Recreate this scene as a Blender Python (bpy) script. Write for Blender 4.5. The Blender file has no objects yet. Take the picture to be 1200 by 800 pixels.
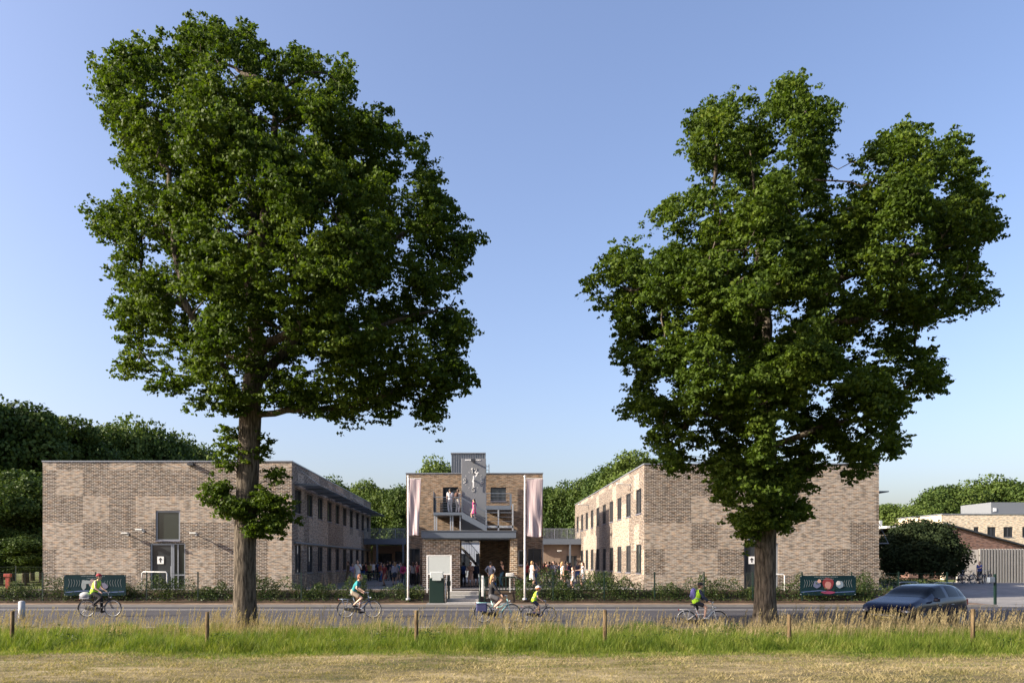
import bpy, bmesh, math, random
import numpy as np
from mathutils import Vector, Matrix

# ------------------------------------------------------------------ camera, sky, sun, exposure
F_PX, VX, VY, CAMH = 900.0, 562.0, 657.0, 2.4
scene = bpy.context.scene
cam_d = bpy.data.cameras.new('camera'); cam = bpy.data.objects.new('camera', cam_d)
scene.collection.objects.link(cam); scene.camera = cam
cam.location = (0, 0, CAMH); cam.rotation_euler = (math.radians(90), 0, 0)
cam_d.sensor_width = 36; cam_d.sensor_fit = 'HORIZONTAL'; cam_d.lens = 36 * F_PX / 1200
cam_d.shift_x = (600 - VX) / 1200; cam_d.shift_y = (VY - 400) / 1200
cam_d.clip_start = 0.1; cam_d.clip_end = 5000

SUN = Vector((-0.87, -0.205, 0.44)).normalized()       # direction towards the sun
world = bpy.data.worlds.new('World'); scene.world = world; world.use_nodes = True
wn = world.node_tree.nodes; wl = world.node_tree.links
sky = wn.new('ShaderNodeTexSky'); sky.sky_type = 'NISHITA'; sky.sun_disc = False
sky.sun_elevation = math.asin(SUN.z); sky.sun_rotation = math.atan2(SUN.x, SUN.y)
sky.altitude = 0; sky.air_density = 1.1; sky.dust_density = 3.3; sky.ozone_density = 2.0
bgn = wn.get('Background') or wn.new('ShaderNodeBackground')
bgn.inputs['Strength'].default_value = 0.106
wtint = wn.new('ShaderNodeMix'); wtint.data_type = 'RGBA'; wtint.blend_type = 'MULTIPLY'; wtint.inputs['Factor'].default_value = 1.0
wtint.inputs['B'].default_value = (1.05, 0.985, 1.08, 1)                # the slightly lavender cast of the evening air
wl.new(sky.outputs[0], wtint.inputs['A']); wl.new(wtint.outputs['Result'], bgn.inputs['Color'])
sun_d = bpy.data.lights.new('sun', 'SUN'); sun_d.energy = 5.0; sun_d.angle = math.radians(0.5); sun_d.color = (1.0, 0.88, 0.72)
sun_o = bpy.data.objects.new('sun', sun_d); scene.collection.objects.link(sun_o)
sun_o.location = (-60, -30, 40); sun_o.rotation_euler = (-SUN).to_track_quat('-Z', 'Y').to_euler()
scene.view_settings.view_transform = 'Standard'; scene.view_settings.look = 'None'
scene.view_settings.exposure = 1.31; scene.view_settings.gamma = 1.0
scene.view_settings.use_curve_mapping = False
scene.render.engine = 'CYCLES'
scene.cycles.max_bounces = 6; scene.cycles.diffuse_bounces = 3; scene.cycles.transmission_bounces = 3
scene.cycles.transparent_max_bounces = 6; scene.cycles.caustics_reflective = False; scene.cycles.caustics_refractive = False

rng = np.random.default_rng(7)
random.seed(7)
C = scene.collection
PZ = 0.70                                             # height of the school square above the road
def wx(px, D): return (px - VX) * D / F_PX
def wz(py, D): return CAMH + (VY - py) * D / F_PX
def srgb(r, g, b):
    f = lambda c: (c / 255 / 12.92) if c / 255 <= 0.04045 else ((c / 255 + 0.055) / 1.055) ** 2.4
    return (f(r), f(g), f(b))

# ------------------------------------------------------------------ materials
MATS = {}
def mat(name, col, rough=0.7, metal=0.0, var=0.15, scale=6.0, bump=0.0, bscale=40.0, coat=0.0, spec=0.5, detail=4):
    if name in MATS: return MATS[name]
    m = bpy.data.materials.new(name); m.use_nodes = True; MATS[name] = m
    n, l = m.node_tree.nodes, m.node_tree.links
    b = n['Principled BSDF']; b.inputs['Roughness'].default_value = rough; b.inputs['Metallic'].default_value = metal
    b.inputs['Specular IOR Level'].default_value = spec
    if coat: b.inputs['Coat Weight'].default_value = coat; b.inputs['Coat Roughness'].default_value = 0.04
    tc = n.new('ShaderNodeTexCoord')
    no = n.new('ShaderNodeTexNoise'); no.inputs['Scale'].default_value = scale; no.inputs['Detail'].default_value = detail
    l.new(tc.outputs['Object'], no.inputs['Vector'])
    mx = n.new('ShaderNodeMix'); mx.data_type = 'RGBA'
    mx.inputs['A'].default_value = (*[c * (1 - var) for c in col], 1); mx.inputs['B'].default_value = (*[min(1, c * (1 + var)) for c in col], 1)
    l.new(no.outputs['Fac'], mx.inputs['Factor']); l.new(mx.outputs['Result'], b.inputs['Base Color'])
    if bump:
        nb = n.new('ShaderNodeTexNoise'); nb.inputs['Scale'].default_value = bscale; nb.inputs['Detail'].default_value = 4
        l.new(tc.outputs['Object'], nb.inputs['Vector'])
        bp = n.new('ShaderNodeBump'); bp.inputs['Strength'].default_value = bump; bp.inputs['Distance'].default_value = 0.05
        l.new(nb.outputs['Fac'], bp.inputs['Height']); l.new(bp.outputs['Normal'], b.inputs['Normal'])
    return m

def ramp(n, stops):
    r = n.new('ShaderNodeValToRGB'); e = r.color_ramp.elements
    while len(e) < len(stops): e.new(0.5)
    for i, (p, c) in enumerate(stops): e[i].position = p; e[i].color = (*c, 1)
    return r

def leaf_mat(name, stops, trans=0.3, rough=0.55, nscale=0.5, island=0.5):
    """foliage: colour varies from leaf to leaf and from clump to clump; light passes through the blades"""
    m = bpy.data.materials.new(name); m.use_nodes = True; MATS[name] = m
    n, l = m.node_tree.nodes, m.node_tree.links
    b = n['Principled BSDF']; b.inputs['Roughness'].default_value = rough; b.inputs['Specular IOR Level'].default_value = 0.14
    g = n.new('ShaderNodeNewGeometry'); tc = n.new('ShaderNodeTexCoord')
    no = n.new('ShaderNodeTexNoise'); no.inputs['Scale'].default_value = nscale; no.inputs['Detail'].default_value = 3
    l.new(tc.outputs['Object'], no.inputs['Vector'])
    m1 = n.new('ShaderNodeMix'); m1.inputs['Factor'].default_value = island
    mr = n.new('ShaderNodeMapRange'); mr.inputs['From Min'].default_value = 0.3; mr.inputs['From Max'].default_value = 0.7
    l.new(no.outputs['Fac'], mr.inputs['Value']); l.new(mr.outputs['Result'], m1.inputs['A']); l.new(g.outputs['Random Per Island'], m1.inputs['B'])
    r = ramp(n, stops); l.new(m1.outputs['Result'], r.inputs['Fac']); l.new(r.outputs['Color'], b.inputs['Base Color'])
    t = n.new('ShaderNodeBsdfTranslucent')
    tint = n.new('ShaderNodeMix'); tint.data_type = 'RGBA'; tint.blend_type = 'MULTIPLY'; tint.inputs['Factor'].default_value = 1
    tint.inputs['B'].default_value = (1.25, 1.3, 0.5, 1); l.new(r.outputs['Color'], tint.inputs['A']); l.new(tint.outputs['Result'], t.inputs['Color'])
    ms = n.new('ShaderNodeMixShader'); ms.inputs['Fac'].default_value = trans
    l.new(b.outputs[0], ms.inputs[1]); l.new(t.outputs[0], ms.inputs[2]); l.new(ms.outputs[0], n['Material Output'].inputs['Surface'])
    return m

def brick_mat(name, light, dark, mortar, panels=True, bw=0.24, rh=0.085, lightness=0.5, mort=0.014):
    m = bpy.data.materials.new(name); m.use_nodes = True; MATS[name] = m
    n, l = m.node_tree.nodes, m.node_tree.links
    b = n['Principled BSDF']; b.inputs['Roughness'].default_value = 0.85; b.inputs['Specular IOR Level'].default_value = 0.25
    g = n.new('ShaderNodeNewGeometry'); sp = n.new('ShaderNodeSeparateXYZ'); l.new(g.outputs['Position'], sp.inputs[0])
    sn = n.new('ShaderNodeSeparateXYZ'); l.new(g.outputs['True Normal'], sn.inputs[0])
    ab = n.new('ShaderNodeMath'); ab.operation = 'ABSOLUTE'; l.new(sn.outputs['X'], ab.inputs[0])
    gt = n.new('ShaderNodeMath'); gt.operation = 'GREATER_THAN'; gt.inputs[1].default_value = 0.5; l.new(ab.outputs[0], gt.inputs[0])
    mu = n.new('ShaderNodeMix'); l.new(gt.outputs[0], mu.inputs['Factor']); l.new(sp.outputs['X'], mu.inputs['A']); l.new(sp.outputs['Y'], mu.inputs['B'])
    cb = n.new('ShaderNodeCombineXYZ'); l.new(mu.outputs['Result'], cb.inputs['X']); l.new(sp.outputs['Z'], cb.inputs['Y'])
    def brick(c1, c2, bias):
        t = n.new('ShaderNodeTexBrick'); t.inputs['Scale'].default_value = 1; t.inputs['Brick Width'].default_value = bw
        t.inputs['Row Height'].default_value = rh; t.inputs['Mortar Size'].default_value = mort; t.inputs['Mortar Smooth'].default_value = 0.3
        t.inputs['Bias'].default_value = bias
        t.inputs['Color1'].default_value = (*c1, 1); t.inputs['Color2'].default_value = (*c2, 1); t.inputs['Mortar'].default_value = (*mortar, 1)
        l.new(cb.outputs[0], t.inputs['Vector']); return t
    A = brick(tuple(c * 1.30 for c in light), tuple(c * 2.2 for c in dark), -0.6); B = brick(tuple(c * 0.76 for c in light), dark, 0.42)
    # 1.55 m panels, each laid with more dark or more pale bricks
    mp = n.new('ShaderNodeVectorMath'); mp.operation = 'DIVIDE'; mp.inputs[1].default_value = (1.55, 1.55, 1); l.new(cb.outputs[0], mp.inputs[0])
    fl = n.new('ShaderNodeVectorMath'); fl.operation = 'FLOOR'; l.new(mp.outputs[0], fl.inputs[0])
    wh = n.new('ShaderNodeTexWhiteNoise'); wh.noise_dimensions = '2D'; l.new(fl.outputs[0], wh.inputs['Vector'])
    th = n.new('ShaderNodeMath'); th.operation = 'GREATER_THAN'; th.inputs[1].default_value = lightness; l.new(wh.outputs['Value'], th.inputs[0])
    # streaks of darker bricks
    mpp = n.new('ShaderNodeMapping'); mpp.inputs['Scale'].default_value = (2.6, 10.5, 1); l.new(cb.outputs[0], mpp.inputs[0])
    no = n.new('ShaderNodeTexNoise'); no.inputs['Scale'].default_value = 1; no.inputs['Detail'].default_value = 3; l.new(mpp.outputs[0], no.inputs['Vector'])
    mr = n.new('ShaderNodeMapRange'); mr.inputs['From Min'].default_value = 0.44; mr.inputs['From Max'].default_value = 0.62
    mr.inputs['To Min'].default_value = 1.12; mr.inputs['To Max'].default_value = 0.52; l.new(no.outputs['Fac'], mr.inputs['Value'])
    mx = n.new('ShaderNodeMix'); mx.data_type = 'RGBA'
    if panels: l.new(th.outputs[0], mx.inputs['Factor'])
    else: mx.inputs['Factor'].default_value = 0.5
    l.new(A.outputs['Color'], mx.inputs['A']); l.new(B.outputs['Color'], mx.inputs['B'])
    mm = n.new('ShaderNodeMix'); mm.data_type = 'RGBA'; mm.blend_type = 'MULTIPLY'; mm.inputs['Factor'].default_value = 1
    l.new(mx.outputs['Result'], mm.inputs['A']); l.new(mr.outputs['Result'], mm.inputs['B'])
    # large soft weathering
    nw = n.new('ShaderNodeTexNoise'); nw.inputs['Scale'].default_value = 0.5; nw.inputs['Detail'].default_value = 3; l.new(cb.outputs[0], nw.inputs['Vector'])
    mrw = n.new('ShaderNodeMapRange'); mrw.inputs['To Min'].default_value = 0.82; mrw.inputs['To Max'].default_value = 1.18; l.new(nw.outputs['Fac'], mrw.inputs['Value'])
    m2 = n.new('ShaderNodeMix'); m2.data_type = 'RGBA'; m2.blend_type = 'MULTIPLY'; m2.inputs['Factor'].default_value = 1
    l.new(mm.outputs['Result'], m2.inputs['A']); l.new(mrw.outputs['Result'], m2.inputs['B'])
    # each course keeps some warmer and some greyer bricks
    mpc = n.new('ShaderNodeMapping'); mpc.inputs['Scale'].default_value = (3.2, 9, 1); mpc.inputs['Location'].default_value = (13, 5, 0); l.new(cb.outputs[0], mpc.inputs[0])
    nc = n.new('ShaderNodeTexNoise'); nc.inputs['Scale'].default_value = 1; nc.inputs['Detail'].default_value = 2; l.new(mpc.outputs[0], nc.inputs['Vector'])
    rc = ramp(n, [(0.35, (0.93, 0.97, 1.02)), (0.5, (1, 1, 1)), (0.66, (1.12, 0.97, 0.84))]); l.new(nc.outputs['Fac'], rc.inputs['Fac'])
    m3 = n.new('ShaderNodeMix'); m3.data_type = 'RGBA'; m3.blend_type = 'MULTIPLY'; m3.inputs['Factor'].default_value = 1
    l.new(m2.outputs['Result'], m3.inputs['A']); l.new(rc.outputs['Color'], m3.inputs['B']); l.new(m3.outputs['Result'], b.inputs['Base Color'])
    bp = n.new('ShaderNodeBump'); bp.inputs['Strength'].default_value = 0.6; bp.inputs['Distance'].default_value = 0.012; bp.invert = True
    l.new(A.outputs['Fac'], bp.inputs['Height']); l.new(bp.outputs['Normal'], b.inputs['Normal'])
    return m

def ground_mat(name, cols, scales=(0.25, 3, 30), rough=0.95, bump=0.5, bscale=25, mapping=(1, 1, 1), spec=0.2):
    """three octave groups of noise run through a colour ramp"""
    m = bpy.data.materials.new(name); m.use_nodes = True; MATS[name] = m
    n, l = m.node_tree.nodes, m.node_tree.links
    b = n['Principled BSDF']; b.inputs['Roughness'].default_value = rough; b.inputs['Specular IOR Level'].default_value = spec
    g = n.new('ShaderNodeNewGeometry'); mp = n.new('ShaderNodeMapping'); mp.inputs['Scale'].default_value = mapping; l.new(g.outputs['Position'], mp.inputs[0])
    prev = None
    for s, w in zip(scales, (0.45, 0.3, 0.25)):
        no = n.new('ShaderNodeTexNoise'); no.inputs['Scale'].default_value = s; no.inputs['Detail'].default_value = 5; l.new(mp.outputs[0], no.inputs['Vector'])
        mu = n.new('ShaderNodeMath'); mu.operation = 'MULTIPLY'; mu.inputs[1].default_value = w; l.new(no.outputs['Fac'], mu.inputs[0])
        if prev:
            ad = n.new('ShaderNodeMath'); ad.operation = 'ADD'; l.new(prev.outputs[0], ad.inputs[0]); l.new(mu.outputs[0], ad.inputs[1]); prev = ad
        else: prev = mu
    mr = n.new('ShaderNodeMapRange'); mr.inputs['From Min'].default_value = 0.36; mr.inputs['From Max'].default_value = 0.64; l.new(prev.outputs[0], mr.inputs['Value'])
    r = ramp(n, cols); l.new(mr.outputs['Result'], r.inputs['Fac']); l.new(r.outputs['Color'], b.inputs['Base Color'])
    nb = n.new('ShaderNodeTexNoise'); nb.inputs['Scale'].default_value = bscale; nb.inputs['Detail'].default_value = 6; l.new(g.outputs['Position'], nb.inputs['Vector'])
    bp = n.new('ShaderNodeBump'); bp.inputs['Strength'].default_value = bump; bp.inputs['Distance'].default_value = 0.04
    l.new(nb.outputs['Fac'], bp.inputs['Height']); l.new(bp.outputs['Normal'], b.inputs['Normal'])
    return m

def bark_mat(name, c1, c2):
    m = bpy.data.materials.new(name); m.use_nodes = True; MATS[name] = m
    n, l = m.node_tree.nodes, m.node_tree.links
    b = n['Principled BSDF']; b.inputs['Roughness'].default_value = 0.95; b.inputs['Specular IOR Level'].default_value = 0.15
    tc = n.new('ShaderNodeTexCoord'); mp = n.new('ShaderNodeMapping'); mp.inputs['Scale'].default_value = (7, 7, 1.1); l.new(tc.outputs['Object'], mp.inputs[0])
    no = n.new('ShaderNodeTexNoise'); no.inputs['Scale'].default_value = 2.2; no.inputs['Detail'].default_value = 6; no.inputs['Roughness'].default_value = 0.65; l.new(mp.outputs[0], no.inputs['Vector'])
    r = ramp(n, [(0.38, c1), (0.62, c2)]); l.new(no.outputs['Fac'], r.inputs['Fac']); l.new(r.outputs['Color'], b.inputs['Base Color'])
    bp = n.new('ShaderNodeBump'); bp.inputs['Strength'].default_value = 1.0; bp.inputs['Distance'].default_value = 0.06
    l.new(no.outputs['Fac'], bp.inputs['Height']); l.new(bp.outputs['Normal'], b.inputs['Normal'])
    return m

M = {}
M['brick'] = brick_mat('panelled_brick', (0.235, 0.192, 0.150), (0.060, 0.038, 0.028), (0.42, 0.38, 0.325), lightness=0.42, bw=0.27, rh=0.083, mort=0.015)
M['brick_brown'] = brick_mat('brown_brick', (0.29, 0.20, 0.13), (0.06, 0.035, 0.024), (0.31, 0.26, 0.195), panels=False, bw=0.28, rh=0.09)
M['brick_portico'] = brick_mat('portico_brick', (0.27, 0.175, 0.105), (0.10, 0.058, 0.034), (0.58, 0.50, 0.38), panels=False, bw=0.32, rh=0.13, mort=0.028)
M['brick_red'] = brick_mat('reddish_brown_brick', (0.20, 0.105, 0.08), (0.11, 0.06, 0.05), (0.22, 0.16, 0.14), panels=False, bw=0.24, rh=0.08)
M['brick_pale'] = brick_mat('pale_brick', (0.72, 0.62, 0.46), (0.45, 0.36, 0.26), (0.68, 0.60, 0.48), panels=False)
M['oak_leaf'] = leaf_mat('oak_leaf', [(0.0, (0.026, 0.050, 0.007)), (0.45, (0.050, 0.085, 0.010)), (0.8, (0.085, 0.125, 0.015)), (1.0, (0.14, 0.17, 0.022))], 0.36, 0.6, 0.6)
M['wood_leaf'] = leaf_mat('woodland_leaf', [(0.0, (0.024, 0.048, 0.011)), (0.5, (0.048, 0.080, 0.016)), (1.0, (0.10, 0.135, 0.028))], 0.2, 0.6, 0.25, 0.45)
M['wood_leaf_pale'] = leaf_mat('pale_woodland_leaf', [(0.0, (0.050, 0.085, 0.018)), (0.5, (0.085, 0.125, 0.026)), (1.0, (0.13, 0.17, 0.045))], 0.25, 0.6, 0.25, 0.45)
M['dark_leaf'] = leaf_mat('dark_purple_green_leaf', [(0.0, (0.012, 0.022, 0.008)), (0.6, (0.022, 0.034, 0.012)), (1.0, (0.042, 0.052, 0.018))], 0.12, 0.8, 1.0)
M['hedge_leaf'] = leaf_mat('hedge_leaf', [(0.0, (0.018, 0.036, 0.010)), (0.5, (0.038, 0.064, 0.016)), (1.0, (0.09, 0.11, 0.035))], 0.25, 0.4, 1.2)
M['grass'] = leaf_mat('grass_blade', [(0.0, (0.038, 0.075, 0.010)), (0.35, (0.085, 0.135, 0.018)), (0.7, (0.17, 0.21, 0.036)), (1.0, (0.36, 0.33, 0.13))], 0.42, 0.5, 1.6, 0.5)
M['mown'] = leaf_mat('mown_grass_blade', [(0.0, (0.09, 0.12, 0.03)), (0.4, (0.22, 0.19, 0.085)), (1.0, (0.50, 0.41, 0.24))], 0.3, 0.7, 0.45, 0.5)
M['seed'] = leaf_mat('seed_head', [(0.0, (0.19, 0.135, 0.075)), (0.5, (0.31, 0.25, 0.14)), (1.0, (0.46, 0.39, 0.24))], 0.35, 0.7, 0.8, 0.6)
M['bark'] = bark_mat('oak_bark', (0.032, 0.027, 0.021), (0.145, 0.122, 0.094))
M['field'] = ground_mat('dry_field', [(0.0, (0.05, 0.055, 0.02)), (0.35, (0.11, 0.09, 0.045)), (0.6, (0.19, 0.155, 0.085)), (1.0, (0.36, 0.30, 0.18))], (0.35, 2.5, 30), mapping=(0.5, 1.4, 1), bump=0.8)
M['soil'] = ground_mat('dark_soil', [(0.0, (0.018, 0.014, 0.010)), (0.6, (0.042, 0.030, 0.019)), (1.0, (0.09, 0.06, 0.036))], (0.6, 5, 40))
M['verge'] = ground_mat('verge_ground', [(0.0, (0.05, 0.07, 0.02)), (0.6, (0.10, 0.12, 0.03)), (1.0, (0.19, 0.16, 0.08))], (0.4, 4, 30))
M['litter'] = ground_mat('leaf_litter', [(0.0, (0.07, 0.05, 0.035)), (0.5, (0.15, 0.105, 0.07)), (1.0, (0.27, 0.19, 0.13))], (0.6, 6, 40))
M['asphalt'] = ground_mat('asphalt', [(0.0, (0.024, 0.024, 0.028)), (0.6, (0.038, 0.037, 0.043)), (1.0, (0.060, 0.058, 0.064))], (0.3, 4, 60), rough=0.85, bump=0.25, bscale=120, mapping=(0.3, 1.5, 1), spec=0.4)
M['paving'] = ground_mat('grey_paving', [(0.0, (0.13, 0.13, 0.13)), (0.5, (0.18, 0.175, 0.17)), (1.0, (0.25, 0.24, 0.23))], (0.3, 3, 30), rough=0.8, bump=0.15, bscale=60)
M['concrete'] = mat('pale_concrete', (0.33, 0.32, 0.30), 0.85, var=0.18, scale=2.5, bump=0.2)
M['kerb'] = mat('kerb_concrete', (0.20, 0.195, 0.185), 0.85, var=0.2, scale=2, bump=0.2)
M['paint'] = mat('road_paint', (0.62, 0.62, 0.60), 0.6, var=0.3, scale=9)
M['frame'] = mat('dark_grey_frame', (0.045, 0.050, 0.060), 0.45, 0.3)
M['steel_blue'] = mat('blue_grey_steel', (0.13, 0.155, 0.19), 0.5, 0.2, var=0.1)
M['clock_grey'] = mat('mid_grey_panel', (0.165, 0.175, 0.19), 0.55, 0.1, var=0.07, scale=1.2)
M['cladding'] = mat('grey_cladding', (0.21, 0.225, 0.24), 0.45, 0.3, var=0.1)
M['galv'] = mat('galvanised_steel', (0.42, 0.44, 0.46), 0.45, 0.5, var=0.15)
M['white'] = mat('white_paint', (0.78, 0.78, 0.76), 0.45, var=0.06)
M['offwhite'] = mat('off_white', (0.62, 0.62, 0.58), 0.6, var=0.1)
M['roof'] = mat('roof_felt', (0.12, 0.12, 0.125), 0.9, var=0.2)
M['trim'] = mat('zinc_trim', (0.24, 0.26, 0.29), 0.4, 0.4, var=0.1)
M['darkgreen'] = mat('dark_green_paint', (0.006, 0.022, 0.016), 0.4, var=0.15)
M['black'] = mat('black_rubber', (0.015, 0.015, 0.016), 0.6, var=0.2)
M['board'] = mat('pale_grey_board', (0.50, 0.54, 0.53), 0.4, var=0.05)
M['wood_post'] = bark_mat('weathered_wood', (0.06, 0.04, 0.022), (0.19, 0.14, 0.075))
M['interior'] = mat('dark_interior', (0.05, 0.05, 0.055), 0.9)
M['sill'] = mat('purple_grey_sill', (0.16, 0.16, 0.20), 0.6)
def glass_mat(name, col, rough=0.04, spec=0.7):
    m = bpy.data.materials.new(name); m.use_nodes = True
    n, l = m.node_tree.nodes, m.node_tree.links; b = n['Principled BSDF']
    b.inputs['Roughness'].default_value = rough; b.inputs['Specular IOR Level'].default_value = spec
    g = n.new('ShaderNodeNewGeometry'); no = n.new('ShaderNodeTexNoise'); no.inputs['Scale'].default_value = 0.7; l.new(g.outputs['Position'], no.inputs['Vector'])
    mx = n.new('ShaderNodeMix'); mx.data_type = 'RGBA'; mx.inputs['A'].default_value = (*[c * 0.5 for c in col], 1); mx.inputs['B'].default_value = (*[c * 1.6 for c in col], 1)
    l.new(no.outputs['Fac'], mx.inputs['Factor']); l.new(mx.outputs['Result'], b.inputs['Base Color'])
    bp = n.new('ShaderNodeBump'); bp.inputs['Strength'].default_value = 0.03; l.new(no.outputs['Fac'], bp.inputs['Height']); l.new(bp.outputs['Normal'], b.inputs['Normal'])
    return m
M['glass'] = glass_mat('window_glass', (0.035, 0.04, 0.045))
M['glass_green'] = glass_mat('greenish_glass', (0.028, 0.036, 0.032))
M['car_glass'] = glass_mat('car_glass', (0.004, 0.005, 0.006), 0.08, 0.12)

# ------------------------------------------------------------------ scene tree helpers
def link(o, parent=None):
    C.objects.link(o)
    if parent is not None: o.parent = parent
    return o
def tag(o, label=None, cat=None, group=None, kind=None):
    if label: o['label'] = label
    if cat: o['category'] = cat
    if group: o['group'] = group
    if kind: o['kind'] = kind
    return o
def empty(name, loc, rz=0.0, label=None, cat=None, group=None):
    o = bpy.data.objects.new(name, None); o.location = loc; o.rotation_euler = (0, 0, rz); o.empty_display_size = 0.3
    C.objects.link(o); return tag(o, label, cat, group)
def np_mesh(name, V, F, m, parent=None, smooth=False, loc=None):
    """V (n,3), F list/array of equal-length faces"""
    V = np.asarray(V, np.float32); F = np.asarray(F, np.int32)
    me = bpy.data.meshes.new(name); me.vertices.add(len(V)); me.vertices.foreach_set('co', V.ravel())
    k = F.shape[1]; me.loops.add(F.size); me.loops.foreach_set('vertex_index', F.ravel())
    me.polygons.add(len(F)); me.polygons.foreach_set('loop_start', np.arange(len(F), dtype=np.int32) * k)
    me.update(calc_edges=True)
    if smooth: me.polygons.foreach_set('use_smooth', np.ones(len(F), bool))
    me.materials.append(m)
    o = bpy.data.objects.new(name, me)
    if loc is not None: o.location = loc
    return link(o, parent)

class MB:
    """collects simple shapes, then links them as ONE mesh object"""
    def __init__(s): s.v = []; s.f = []; s.sm = []
    def add(s, vs, fs, smooth=False):
        b = len(s.v); s.v += [tuple(v) for v in vs]; s.f += [tuple(i + b for i in f) for f in fs]; s.sm += [smooth] * len(fs); return s
    def box(s, x0, x1, y0, y1, z0, z1):
        vs = [(x, y, z) for z in (z0, z1) for y in (y0, y1) for x in (x0, x1)]
        return s.add(vs, [(0, 2, 3, 1), (4, 5, 7, 6), (0, 1, 5, 4), (1, 3, 7, 5), (3, 2, 6, 7), (2, 0, 4, 6)])
    def bar(s, p, q, w, h=None):
        """square bar between two points"""
        h = h or w; p = Vector(p); q = Vector(q); d = (q - p).normalized()
        a = d.cross(Vector((0, 0, 1))); a = a.normalized() if a.length > 1e-3 else Vector((1, 0, 0)); b = a.cross(d)
        vs = [c + a * (sx * w / 2) + b * (sz * h / 2) for c in (p, q) for sx, sz in ((-1, -1), (1, -1), (1, 1), (-1, 1))]
        return s.add(vs, [(0, 3, 2, 1), (4, 5, 6, 7), (0, 1, 5, 4), (1, 2, 6, 5), (2, 3, 7, 6), (3, 0, 4, 7)])
    def tube(s, pts, r, n=8, closed=False, cap=True):
        pts = [Vector(p) for p in pts]; rs = r if isinstance(r, (list, tuple)) else [r] * len(pts); N = len(pts)
        vs = []; ref = None
        for i, p in enumerate(pts):
            if closed: d = pts[(i + 1) % N] - pts[i - 1]
            else: d = pts[min(i + 1, N - 1)] - pts[max(i - 1, 0)]
            d.normalize()
            if ref is None: ref = d.cross(Vector((0, 0, 1))); ref = ref if ref.length > 1e-3 else d.cross(Vector((1, 0, 0)))
            a = (ref - d * ref.dot(d)).normalized(); ref = a; b = d.cross(a)
            for k in range(n):
                t = 2 * math.pi * k / n; vs.append(p + (a * math.cos(t) + b * math.sin(t)) * rs[i])
        fs = []
        for i in range(N if closed else N - 1):
            j = (i + 1) % N
            for k in range(n): k2 = (k + 1) % n; fs.append((i * n + k, i * n + k2, j * n + k2, j * n + k))
        s.add(vs, fs, True)
        if cap and not closed:
            b0 = len(s.v) - len(vs); s.f += [tuple(b0 + k for k in range(n))[::-1], tuple(b0 + (N - 1) * n + k for k in range(n))]; s.sm += [False, False]
        return s
    def ell(s, c, rx, ry, rz, n=12, m=8, zmin=-1.0):
        vs = []; fs = []
        for i in range(m + 1):
            t = -math.pi / 2 + math.pi * i / m; zz = max(math.sin(t), zmin); rr = math.cos(math.asin(max(-1, min(1, zz)))) if zz > zmin else (math.cos(math.asin(zmin)) * (i / max(1, m)) if math.sin(t) < zmin else math.cos(math.asin(zmin)))
            for k in range(n):
                a = 2 * math.pi * k / n; vs.append((c[0] + rx * rr * math.cos(a), c[1] + ry * rr * math.sin(a), c[2] + rz * zz))
        for i in range(m):
            for k in range(n): k2 = (k + 1) % n; fs.append((i * n + k, i * n + k2, (i + 1) * n + k2, (i + 1) * n + k))
        return s.add(vs, fs, True)
    def prism(s, poly, axis, a0, a1):
        """polygon in the plane normal to axis, extruded from a0 to a1 along it. axis 'x': (y,z); 'y': (x,z); 'z': (x,y)"""
        def P(u, v, a): return {'x': (a, u, v), 'y': (u, a, v), 'z': (u, v, a)}[axis]
        n = len(poly); vs = [P(u, v, a0) for u, v in poly] + [P(u, v, a1) for u, v in poly]
        return s.add(vs, [tuple(range(n)), tuple(range(2 * n - 1, n - 1, -1))] + [(i, i + n, (i + 1) % n + n, (i + 1) % n) for i in range(n)])
    def build(s, name, m, parent=None, fixn=True, bevel=0):
        me = bpy.data.meshes.new(name); me.from_pydata([tuple(v) for v in s.v], [], s.f)
        me.polygons.foreach_set('use_smooth', s.sm); me.materials.append(m)
        if fixn:
            bm = bmesh.new(); bm.from_mesh(me); bmesh.ops.recalc_face_normals(bm, faces=bm.faces)
            if bevel: bmesh.ops.bevel(bm, geom=[e for e in bm.edges if len(e.link_faces) == 2 and e.calc_face_angle(0) > 0.8], offset=bevel, segments=1, affect='EDGES')
            bm.to_mesh(me); bm.free()
        o = bpy.data.objects.new(name, me); return link(o, parent)
def copy_tree(o, parent=None, shift=None):
    c = o.copy(); C.objects.link(c); c.parent = parent
    for ch in list(o.children): copy_tree(ch, c)
    return c
# ------------------------------------------------------------------ ground, road, square
def sstep(a, b, x): t = np.clip((x - a) / (b - a), 0, 1); return t * t * (3 - 2 * t)
def terrain(x, y):
    x = np.asarray(x, float); y = np.asarray(y, float)
    mid = 0.66 * sstep(41.4, 44.4, y); right = 0.66 * sstep(41.5, 58, y)
    w = sstep(24.6, 27.0, x)
    z = mid * (1 - w) + right * w
    wl_ = sstep(-26, -30, x); z = z * (1 - wl_) + 0.5 * sstep(41.4, 52, y) * wl_
    bump = 0.05 * np.sin(x * 0.7 + 1.3 * np.sin(y * 0.5)) * np.sin(y * 0.9 + 0.6 * np.sin(x * 0.31))
    z = z + bump * (1 - sstep(23.5, 25.2, y))
    return z
def sheet(name, xs, ys, m, dz=0.0, fz=None, kind='structure', label=None, cat=None):
    X, Y = np.meshgrid(xs, ys); Z = (terrain(X, Y) if fz is None else fz(X, Y)) + dz
    V = np.stack([X, Y, Z], -1).reshape(-1, 3); nx, ny = len(xs), len(ys)
    i, j = np.meshgrid(np.arange(nx - 1), np.arange(ny - 1)); a = (j * nx + i).ravel()
    F = np.stack([a, a + 1, a + nx + 1, a + nx], -1)
    return tag(np_mesh(name, V, F, m, smooth=True), label, cat, kind=kind)
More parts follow.
